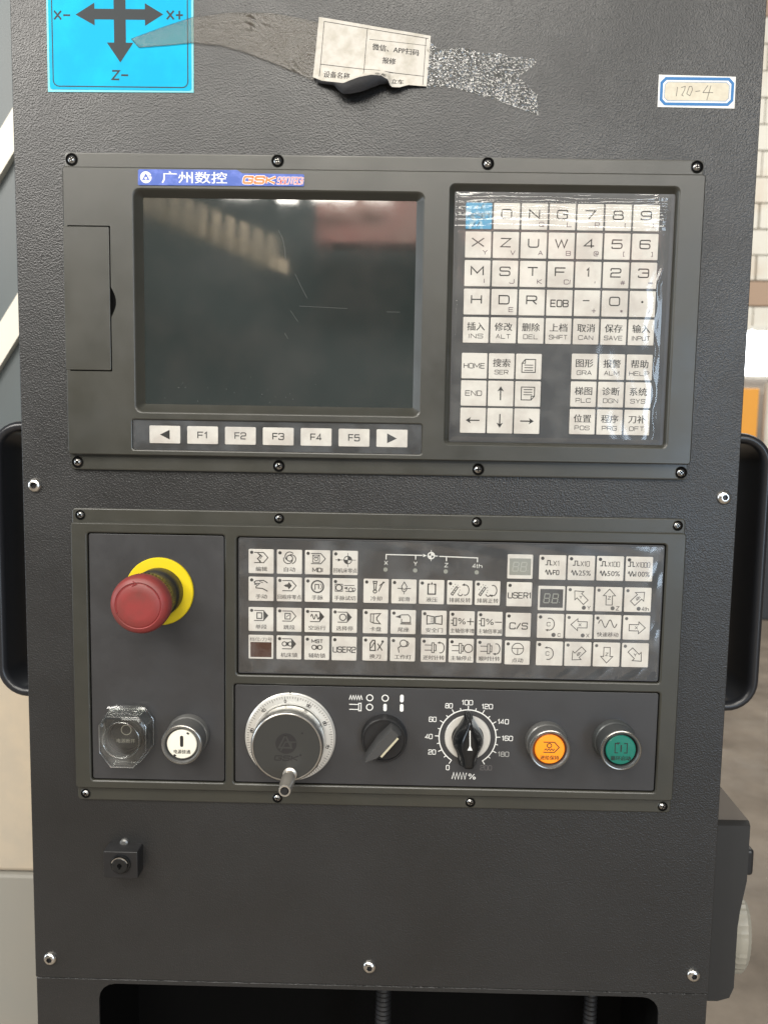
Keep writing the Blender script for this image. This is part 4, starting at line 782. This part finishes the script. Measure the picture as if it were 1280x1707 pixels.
g = G(); stroke(g, [(cu - .2, cv + 15), (cu + .4, cv - 1)], .9, False, 0, 27.8); fill(g, [(cu + .3, cv + 1.6), (cu - 2.0, cv - 3.6), (cu + 2.6, cv - 3.6)], 0, 27.85); part('pointer', g, ('white',), kn, ang=180)

# ================================================================== stickers and tape
def lift(x, y): return .25
bs = empty('axis_sticker', (-246, 362, .05), 'bright cyan sticker with a grey cross of axis arrows, at the cabinet top left', 'sticker')
g = G(); slab(g, [(-310.6, 293.8), (-182.2, 294.6), (-181.8, 430), (-310.1, 429.4)], .05, .55); part('vinyl_base', g, 'cyan_edge', bs)
g = G(); slab(g, rr(-308.8, 296.0, -184.0, 427.6, 2.5), .5, .75); part('vinyl_face', g, 'cyan', bs)
g = G(); D = .82
stroke(g, rr(-305.6, 298.6, -187.2, 425, 5), .9, True, 0, D)
slab_ = lambda P: fill(g, P, 0, D)
x, y = -246.3, 359
slab_([(x - 5.2, y - 18), (x + 5.2, y - 18), (x + 5.2, y - 4.4), (x + 22, y - 4.4), (x + 22, y - 9.4), (x + 38, y + .3), (x + 22, y + 9.4), (x + 22, y + 4.4), (x + 5.2, y + 4.4), (x + 5.2, y + 30), (x + 10.5, y + 30), (x, y + 42), (x - 10.5, y + 30), (x - 5.2, y + 30), (x - 5.2, y + 4.4), (x - 22, y + 4.4), (x - 22, y + 9.4), (x - 38.6, y - .6), (x - 22, y - 9.4), (x - 22, y - 4.4), (x - 5.2, y - 4.4)])
fill(g, [(x - 5.2, y - 17.9), (x + 5.2, y - 17.9), (x + 5.2, y - 23.5), (x + 11.6, y - 23.5), (x, y - 40), (x - 11.6, y - 23.5), (x - 5.2, y - 23.5)], 0, D + .01)
text(g, 'X-', -296.6, 357.8, 8.6, 15.5, .015, 0, d=D); text(g, 'X+', -198.2, 358.8, 8.6, 15.5, .015, 0, d=D); text(g, 'Z-', -246.6, 308.4, 8.6, 15.5, .015, 0, d=D)
part('arrow_print', g, ('dgrey',), bs, ang=180)
# clear tape from the sticker to the label
g = G()
def strip(g, top, bot, n, m, fn, mi=0):
    def lerp(P, t):
        s = t * (len(P) - 1); i = min(int(s), len(P) - 2); f = s - i; return (P[i][0] * (1 - f) + P[i + 1][0] * f, P[i][1] * (1 - f) + P[i + 1][1] * f)
    vs = []
    for i in range(n + 1):
        a, b = lerp(top, i / n), lerp(bot, i / n)
        for j in range(m + 1):
            t = j / m; u, v = a[0] * (1 - t) + b[0] * t, a[1] * (1 - t) + b[1] * t; vs.append((u, v, fn(u, v)))
    g.add(vs, [(i * (m + 1) + j, i * (m + 1) + j + 1, (i + 1) * (m + 1) + j + 1, (i + 1) * (m + 1) + j) for i in range(n) for j in range(m)], mi)
strip(g, [(-236.2, 338.6), (-210, 348), (-182, 357), (-150, 361.5), (-115, 361.5), (-92, 358), (-73, 354)], [(-229.5, 331.6), (-205, 333.6), (-182, 336), (-160, 334.5), (-140, 329.5), (-110, 319), (-77, 305.8)], 110, 30,
      lambda u, v: (1.05 if u < -181 else .75 if u < -178 else .45) + .30 * math.exp(-((u + 233) / 5) ** 2) + .6 * math.exp(-((u + 128) / 8) ** 2) * sin(u * .9 + v + 2 * sin(u * .4)) * (1 if v > 348 else .1) + .45 * math.exp(-((u + 95) / 10) ** 2) * sin(u + v * .8 + 2 * sin(v * .5)) * (1 if v < 322 else .1))
TE = [(-236.4, 338.4), (-210, 348), (-182, 357), (-150, 361.5), (-115, 361.5), (-92, 358), (-73, 354)]; BE = [(-229.5, 331.6), (-205, 333.6), (-182, 336), (-160, 334.5), (-140, 329.5), (-110, 319), (-77, 305.8)]
for P in (TE, BE, [(-236.2, 338.6), (-234, 336), (-229.5, 331.6)]): stroke(g, P, .42 if P is not TE else .3, False, 1, 1.5)
tag(obj('adhesive_tape', g, ('tape', 'tape_dark'), at=(0, 0, 0), ang=180), 'clear tape strip running from the cyan sticker to the torn paper label', 'tape')
g = G(); random.seed(3)
edge_t = [(21.5, 341), (30, 334), (38, 332.5), (46, 334.5), (58, 334), (68, 330.5), (84, 330.5), (94, 327.5), (104, 327.5), (116, 325.6)]
edge_b = [(21.5, 301), (35, 302.5), (50, 300), (64, 296.5), (80, 292.4), (92, 288), (104, 284), (119.6, 278.8)]
strip(g, edge_t, edge_b, 84, 30, lambda u, v: .5 + .22 * sin(u * .7 + 2 * sin(v * .3)) * sin(v * .55 + 1.2 * sin(u * .4)) + .18 * sin(u * 1.9 + v * 1.3))
# the torn end: drop the faces inside the notch
def in_notch(p): return p[0] > 100 and abs(p[1] - (311 - .12 * (p[0] - 103))) < (p[0] - 101) * .78
keep = [f for f in g.f if not in_notch([sum(g.v[i][k] for i in f) / 4 for k in (0, 1)])]
g.f = keep; g.m = [0] * len(keep)
tag(obj('adhesive_tape', g, 'tape_foil', at=(0, 0, 0), ang=180), 'crumpled silvery tape end with a forked torn tip, right of the paper label', 'tape')
# torn paper label (its code square stays blank)
lb = empty('repair_label', (-26, 330, .3), 'torn cream paper label with Chinese print and a curled dark lower edge', 'label')
TL, TR, BR_, BL_ = (-72.8, 358.6), (24.3, 343.9), (21.6, 301.6), (-77.6, 307.8)
def LP(s, t):
    """s 0..1 to the right, t 0..1 down the label"""
    return (TL[0] * (1 - s) * (1 - t) + TR[0] * s * (1 - t) + BR_[0] * s * t + BL_[0] * (1 - s) * t, TL[1] * (1 - s) * (1 - t) + TR[1] * s * (1 - t) + BR_[1] * s * t + BL_[1] * (1 - s) * t)
def torn(s):   # where the flat face ends, as t
    pts = [(0, 1.0), (.08, 1.06), (.2, 1.10), (.28, 1.13), (.4, 1.04), (.52, .97), (.6, .955), (.66, 1.0), (.69, 1.12), (.76, 1.10), (.84, 1.02), (1, 1.0)]
    for (a, b), (c, e) in zip(pts, pts[1:]):
        if a <= s <= c: return b + (e - b) * (s - a) / (c - a)
    return 1
def lh(s, t):
    e = torn(s); k = max(0, (t - (e - .28)) / .28); m = math.exp(-((s - .45) / .34) ** 2)
    return .75 + 13.0 * m * k * k + .25 * sin(s * 9 + t * 4) * .5
g = G(); NS, NT = 60, 26
vs = []
for i in range(NS + 1):
    s = i / NS; e = torn(s)
    for j in range(NT + 1):
        t = e * j / NT; u, v = LP(s, t); vs.append((u, v, lh(s, t)))
g.add(vs, [(i * (NT + 1) + j, i * (NT + 1) + j + 1, (i + 1) * (NT + 1) + j + 1, (i + 1) * (NT + 1) + j) for i in range(NS) for j in range(NT)]); part('label_face', g, 'paper', lb, ang=180)
g = G(); vs = []        # the curled-back lower edge
for i in range(NS + 1):
    s = .03 + .65 * i / NS; e = torn(s); m = math.exp(-((s - .45) / .30) ** 2)
    drop = .01 + (.035 if s < .2 else .035 + .20 * max(0, sin(pi * (s - .2) / .46)) ** .8)
    for j in range(9):
        q = j / 8; u, v = LP(s, e + drop * q); vs.append((u, v, lh(s, e) + 1.6 * m * sin(q * 2.2) - q * 3.4 * m + .02 - (.25 + .2 * m) * q))
g.add(vs, [(i * 9 + j, i * 9 + j + 1, (i + 1) * 9 + j + 1, (i + 1) * 9 + j) for i in range(NS) for j in range(8)]); part('curled_edge', g, 'paper_back', lb, 'dark back of the label curling forward', ang=180)
g = G()
def lt(s_, cs, ct, h, w, bold=.012):
    vs_, fs, tw, th = text_raw(s_, 0); W_, H_ = 97.0, 46.0; sc_y = h / th; sc_x = w / tw
    out = []
    for x, y in vs_:
        s, t = cs + x * sc_x / W_, ct - y * sc_y / H_; u, v = LP(s, t); out.append((u, v, lh(s, t) + .12))
    g.add(out, fs, 0); g.add([(x + .22, y - .03, z + .02) for x, y, z in out], fs, 0)
lt('微信、APP扫码', .70, .36, 5.4, 40, .025); lt('报修', .65, .58, 5.2, 11.5, .025); lt('设备名称', .205, .93, 6, 22, .022); lt('华东', .59, .90, 4.4, 9.5, .02); lt('立车', .74, .96, 5.2, 10.5, .022)
def ll(a, b, w=.45, n=14): stroke(g, [LP(a[0] + (b[0] - a[0]) * k / n, a[1] + (b[1] - a[1]) * k / n) for k in range(n + 1)], w, False, 0, 0)
n0 = len(g.v)
ll((.05, .06), (.98, .06)); ll((.05, .06), (.055, .98)); ll((.435, .06), (.44, .96)); ll((.05, .76), (.97, .80)); ll((.96, .06), (.965, .98)); ll((.46, .24), (.97, .20), .3)
fixed = []
for q, (u, v, d) in enumerate(g.v):
    fixed.append((u, v, d) if q < n0 else (u, v, None))
for q in range(n0, len(g.v)):
    u, v, _ = fixed[q]; s = min(1, max(0, (u + 76) / 98)); top_ = TL[1] * (1 - s) + TR[1] * s; bot_ = BL_[1] * (1 - s) + BR_[1] * s
    fixed[q] = (u, v, lh(s, (top_ - v) / (top_ - bot_)) + .12)
g.v = fixed
part('print', g, ('ink',), lb, ang=180)
# number label
nl = empty('number_label', (256, 300, .1), 'small white paper label with a blue octagonal frame and faint handwritten figures', 'label')
Q4 = [(222.8, 314.1), (289.3, 313.0), (289.6, 286.6), (222.9, 287.2)]
g = G(); slab(g, Q4[::-1], .1, .4); part('paper_base', g, 'paper_white', nl)
def octo(i, c): a, b, x, y = 224 + i, 288.2 + i, 288.6 - i, 312.6 - i; return [(a + c, b), (x - c, b), (x, b + c), (x, y - c), (x - c, y), (a + c, y), (a, y - c), (a, b + c)]
g = G(); stroke(g, octo(1.6, 3.6), 2.5, True, 0, .47); stroke(g, octo(4.4, 2.6), .35, True, 0, .47); fill(g, octo(4.6, 2.4), 1, .45)
for P in ([(239.4, 304), (238.6, 296.2)], [(242.6, 303.6), (246, 304.6), (245.6, 301.6), (243.4, 297.4), (245, 296.4)], [(249.6, 304.6), (247.6, 298.4), (250.4, 296.8), (252.4, 302), (251.6, 304.6), (249.6, 304.6)], [(255, 300.4), (259, 301)], [(265.6, 305.6), (261.6, 299.6), (270.4, 299.6)], [(268.2, 305.6), (265.2, 293.2)]): stroke(g, P, .55, False, 2, .52)
part('print', g, ('paper_blue', 'paper_tan', 'pencil'), nl, ang=180)

# ================================================================== behind the cabinet, left: the machine
mc = empty('machine_enclosure', (-900, -1450, -500), 'grey and cream machine housing with white slanting bars, behind the cabinet on the left', 'machine')
g = G(); bevbox(g, -1300, -300, -430, 900, -640, -500, 6, 4, back=True); part('grey_door', g, 'mach_grey', mc)
for (x, y) in ((-560, 478), (-560, 212)):
    g = G(); P = [(x, y), (x, y - 62), (x - 110, y - 230), (x - 110, y - 168)]; P = [(x + 30, y + 46), (x + 30, y - 16), (x - 130, y - 262), (x - 130, y - 200)]; slab(g, P[::-1], -500, -488); part('slanting_bar', g, 'mach_white', mc)
g = G(); bevbox(g, -1300, -700, -430, -300, -640, -470, 8, 6, back=True); part('cream_base', g, 'mach_cream', mc)
g = G(); bevbox(g, -1300, -1450, -430, -703, -640, -468, 8, 6, back=True); part('pale_plinth', g, 'mach_pale', mc)

# ================================================================== right: pendant hanging behind the cabinet's side
pd = empty('handheld_pendant', (330, -545, -60), 'black handheld pendant hung behind the lower right cabinet edge', 'pendant')
g = G(); PP = [(300, -372), (352.5, -372), (352.5, -430), (347.5, -462), (346, -480), (346, -545), (342, -556), (330, -560), (300, -560)]
loft(g, [(scl(PP, .96, (325, -460)), -60), (PP, -56), (PP, -24), (scl(PP, .97, (325, -460)), -19)], True, True); part('case', g, 'pendant', pd, ang=30)
g = G(); slab(g, [(352.5, -372), (325, -340), (318, -340), (300, -372)], -58, -26); part('hanger_bracket', g, 'bracket', pd) if 'bracket' in M else None
M['bracket'] = mat('bracket_brown', (0.11, 0.095, 0.08), .5); part('hanger_bracket', g, 'bracket', pd)
g = G(); bevbox(g, 350, -432, 363, -405, -50, -30, 3, 3, back=True); part('side_button', g, 'black', pd)
g = G(); bevbox(g, 314, -338, 320, -318, -40, -26, 2, 1, back=True); part('hook_knob', g, 'black', pd)
g = G(); n = 60
def gear(r): return [(-43 + (r + (0.7 if k % 2 else 0)) * cos(2 * pi * k / n), 0, 0) for k in range(n)]
vs = []; fs = []
for x, r in ((346.5, 30), (352, 33), (360, 33), (364.5, 28)):
    for k in range(n):
        rr2 = r + (.8 if k % 2 else -.2); vs.append((x, -503 + rr2 * 1.2 * sin(2 * pi * k / n), -45 + rr2 * .6 * cos(2 * pi * k / n)))
for a in range(3):
    for k in range(n): fs.append((a * n + k, a * n + (k + 1) % n, (a + 1) * n + (k + 1) % n, (a + 1) * n + k))
fs.append(tuple(3 * n + k for k in range(n))); g.add(vs, fs); part('ribbed_dial', g, 'dial_grey', pd, ang=20)

# ================================================================== right: the hall
fl = G(); fl.add([(-9000, -1450, 12000), (12000, -1450, 12000), (12000, -1450, -12000), (-9000, -1450, -12000)], [(0, 1, 2, 3)])
o = obj('floor', fl, 'concrete', at=(0, 0, 0)); o['kind'] = 'structure'
wl = empty('block_wall', (3300, -1450, -6500), 'sunlit white painted block wall beyond the cabinet on the right', 'wall')
g = G(); g.add([(2000, -1450, -6560), (5600, -1450, -6560), (5600, 4400, -6560), (2000, 4400, -6560)], [(0, 1, 2, 3)]); part('mortar_bed', g, 'mortar', wl)
M['block2'] = mat('bare_brown_block', (0.42, 0.30, 0.22), 0.85, bump=('noise', 40, 0.3, 0.004))
KB2 = mk('block', bevbox(G(), -194, -104, 194, 104, -55, 0, 4, 6, n=1), ('block2',))
KBk = mk('block', bevbox(G(), -194, -104, 194, 104, -55, 0, 4, 6, n=1), ('block',))
for j in range(15):
    for i in range(5):
        u = 2500 + 400 * i + (200 if j % 2 else 0); v = 4100 - 218 * j
        if abs(u - 3150) < 420 and abs(v - 760) < 250: continue
        o = obj('block', None, None, wl, (u + random.uniform(-3, 3), v, -6505 + random.uniform(-6, 4)), mesh=KB2 if (i * 7 + j * 3) % 11 == 2 or (j == 3 and i % 2 == 0) else KBk)
wn = empty('bright_window', (3150, 500, -6500), 'overexposed small window in the block wall right of the cabinet', 'window')
g = G(); g.add([(2960, 560, -6520), (3360, 560, -6520), (3360, 960, -6520), (2960, 960, -6520)], [(0, 1, 2, 3)]); part('pane', g, 'pane', wn)
g = G(); O_ = rr(2930, 530, 3390, 990, 5); I_ = rr(2960, 560, 3360, 960, 5); capholes(g, O_, [I_], -6490); loft(g, [(O_, -6530), (O_, -6490)], False, False); loft(g, [(I_, -6490), (I_, -6520)], False, False); part('frame', g, 'pipe', wn)
g = G(); bevbox(g, 2700, -120, 3060, 430, -6300, -6200, 8, 6, back=True); tag(obj('electrical_cabinet', g, 'safety', at=(0, 0, 0)), 'orange steel box standing against the block wall beside the cabinet', 'box')
g = G(); tube(g, [(3170, -1450, -6250), (3170, 480, -6250)], 42, 16); tag(obj('wall_pipe', g, 'pipe', at=(0, 0, 0)), 'thick white pipe in front of the wall beside the orange box', 'pipe')
g = G(); tube(g, [(3330, -1450, -6150), (3330, 400, -6150)], 30, 16); tag(obj('wall_pipe', g, 'pipe', at=(0, 0, 0)), 'thinner white pipe at the right picture edge', 'pipe')
dk = empty('dark_machine', (3300, -1450, -6000), 'dark blue-grey machine far behind the right side handle', 'machine')
g = G(); bevbox(g, 2600, -1450, 4200, -560, -6100, -5700, 30, 20, back=True); part('base', g, 'darkm', dk)
g = G(); bevbox(g, 2700, -550, 4200, -60, -6100, -5850, 30, 20, back=True); part('body', g, 'pipe', dk)
g = G(); tube(g, [(3150, -40, -5900), (3240, 80, -5900), (3420, 150, -5900)], 45, 12); part('arm', g, 'darkm', dk)

# ================================================================== the hall behind the camera, seen mirrored in the screen glass
g = G(); g.add([(-9000, -1450, 9600), (9000, -1450, 9600), (9000, 6000, 9600), (-9000, 6000, 9600)], [(0, 1, 2, 3)])
o = obj('back_wall', g, 'hallwall', at=(0, 0, 0)); o['kind'] = 'structure'
g = G(); bevbox(g, -900, 2060, 8000, 2640, 8300, 8700, 10, 8, back=True)
tag(obj('crane_girder', g, 'crane', at=(0, 0, 0)), 'long red crane girder mirrored in the top right of the dark screen', 'crane')
tr_ = empty('roof_truss', (-2000, 2000, 8500), 'tan ribbed truss mirrored in the upper left of the dark screen', 'truss')
for k in range(12):
    x = -3050 + 150 * k; y = 2700 - 62 * k; g = G(); slab(g, [(x, y - 260), (x + 80, y - 290), (x + 80, y + 60), (x, y + 90)], 8150, 8250); part('rib', g, 'truss', tr_)
g = G(); slab(g, [(-3200, 2480), (-1200, 1700), (-1200, 1850), (-3200, 2700)], 8260, 8300); part('chord', g, 'truss', tr_)
for (u, v, w), lt_ in zip(((-1640, 2500, 190), (-1180, 2440, 110), (-700, 2470, 230), (-250, 2500, 150), (-3560, 1320, 130)), ('leftmost bright lamp mirrored along the top edge of the dark screen', 'smallest bright lamp mirrored near the top edge of the dark screen', 'widest bright lamp mirrored near the top edge of the dark screen', 'rightmost bright lamp mirrored along the top edge of the dark screen', 'bright lamp mirrored at the left edge of the dark screen')):
    g = G(); bevbox(g, u - w, v - 45, u + w, v + 45, 8000, 8060, 20, 8, back=True); 
    tag(obj('hall_lamp', g, 'lampglow', at=(0, 0, 0)), lt_, 'lamp', 'hall lamps mirrored in the screen')
area('hall_fill_light', (0.5, -5.5, 5.6), (0.3, -8.6, 3.6), 3.0, 1.0, 600, (1.0, 0.96, 0.9))  # added fill aimed at the mirrored girder and truss to brighten them
area('wall_fill_light', (4.2, 3.4, 4.4), (3.4, 6.5, 2.2), 2.0, 1.0, 110, (1.0, 0.97, 0.9))  # added lamp without a fixture, lifts the block wall
area('floor_fill_light', (2.6, 3.0, 3.6), (2.2, 2.6, 0.0), 1.6, 1.6, 26, (1.0, 0.95, 0.86))  # added to brighten the concrete beyond the cabinet, not a hall fitting
area('machine_fill_light', (-1.4, -1.2, 2.6), (-0.8, 0.5, 1.2), 0.8, 0.8, 34, (1.0, 0.96, 0.9))  # extra lamp put in to lift the left machine housing
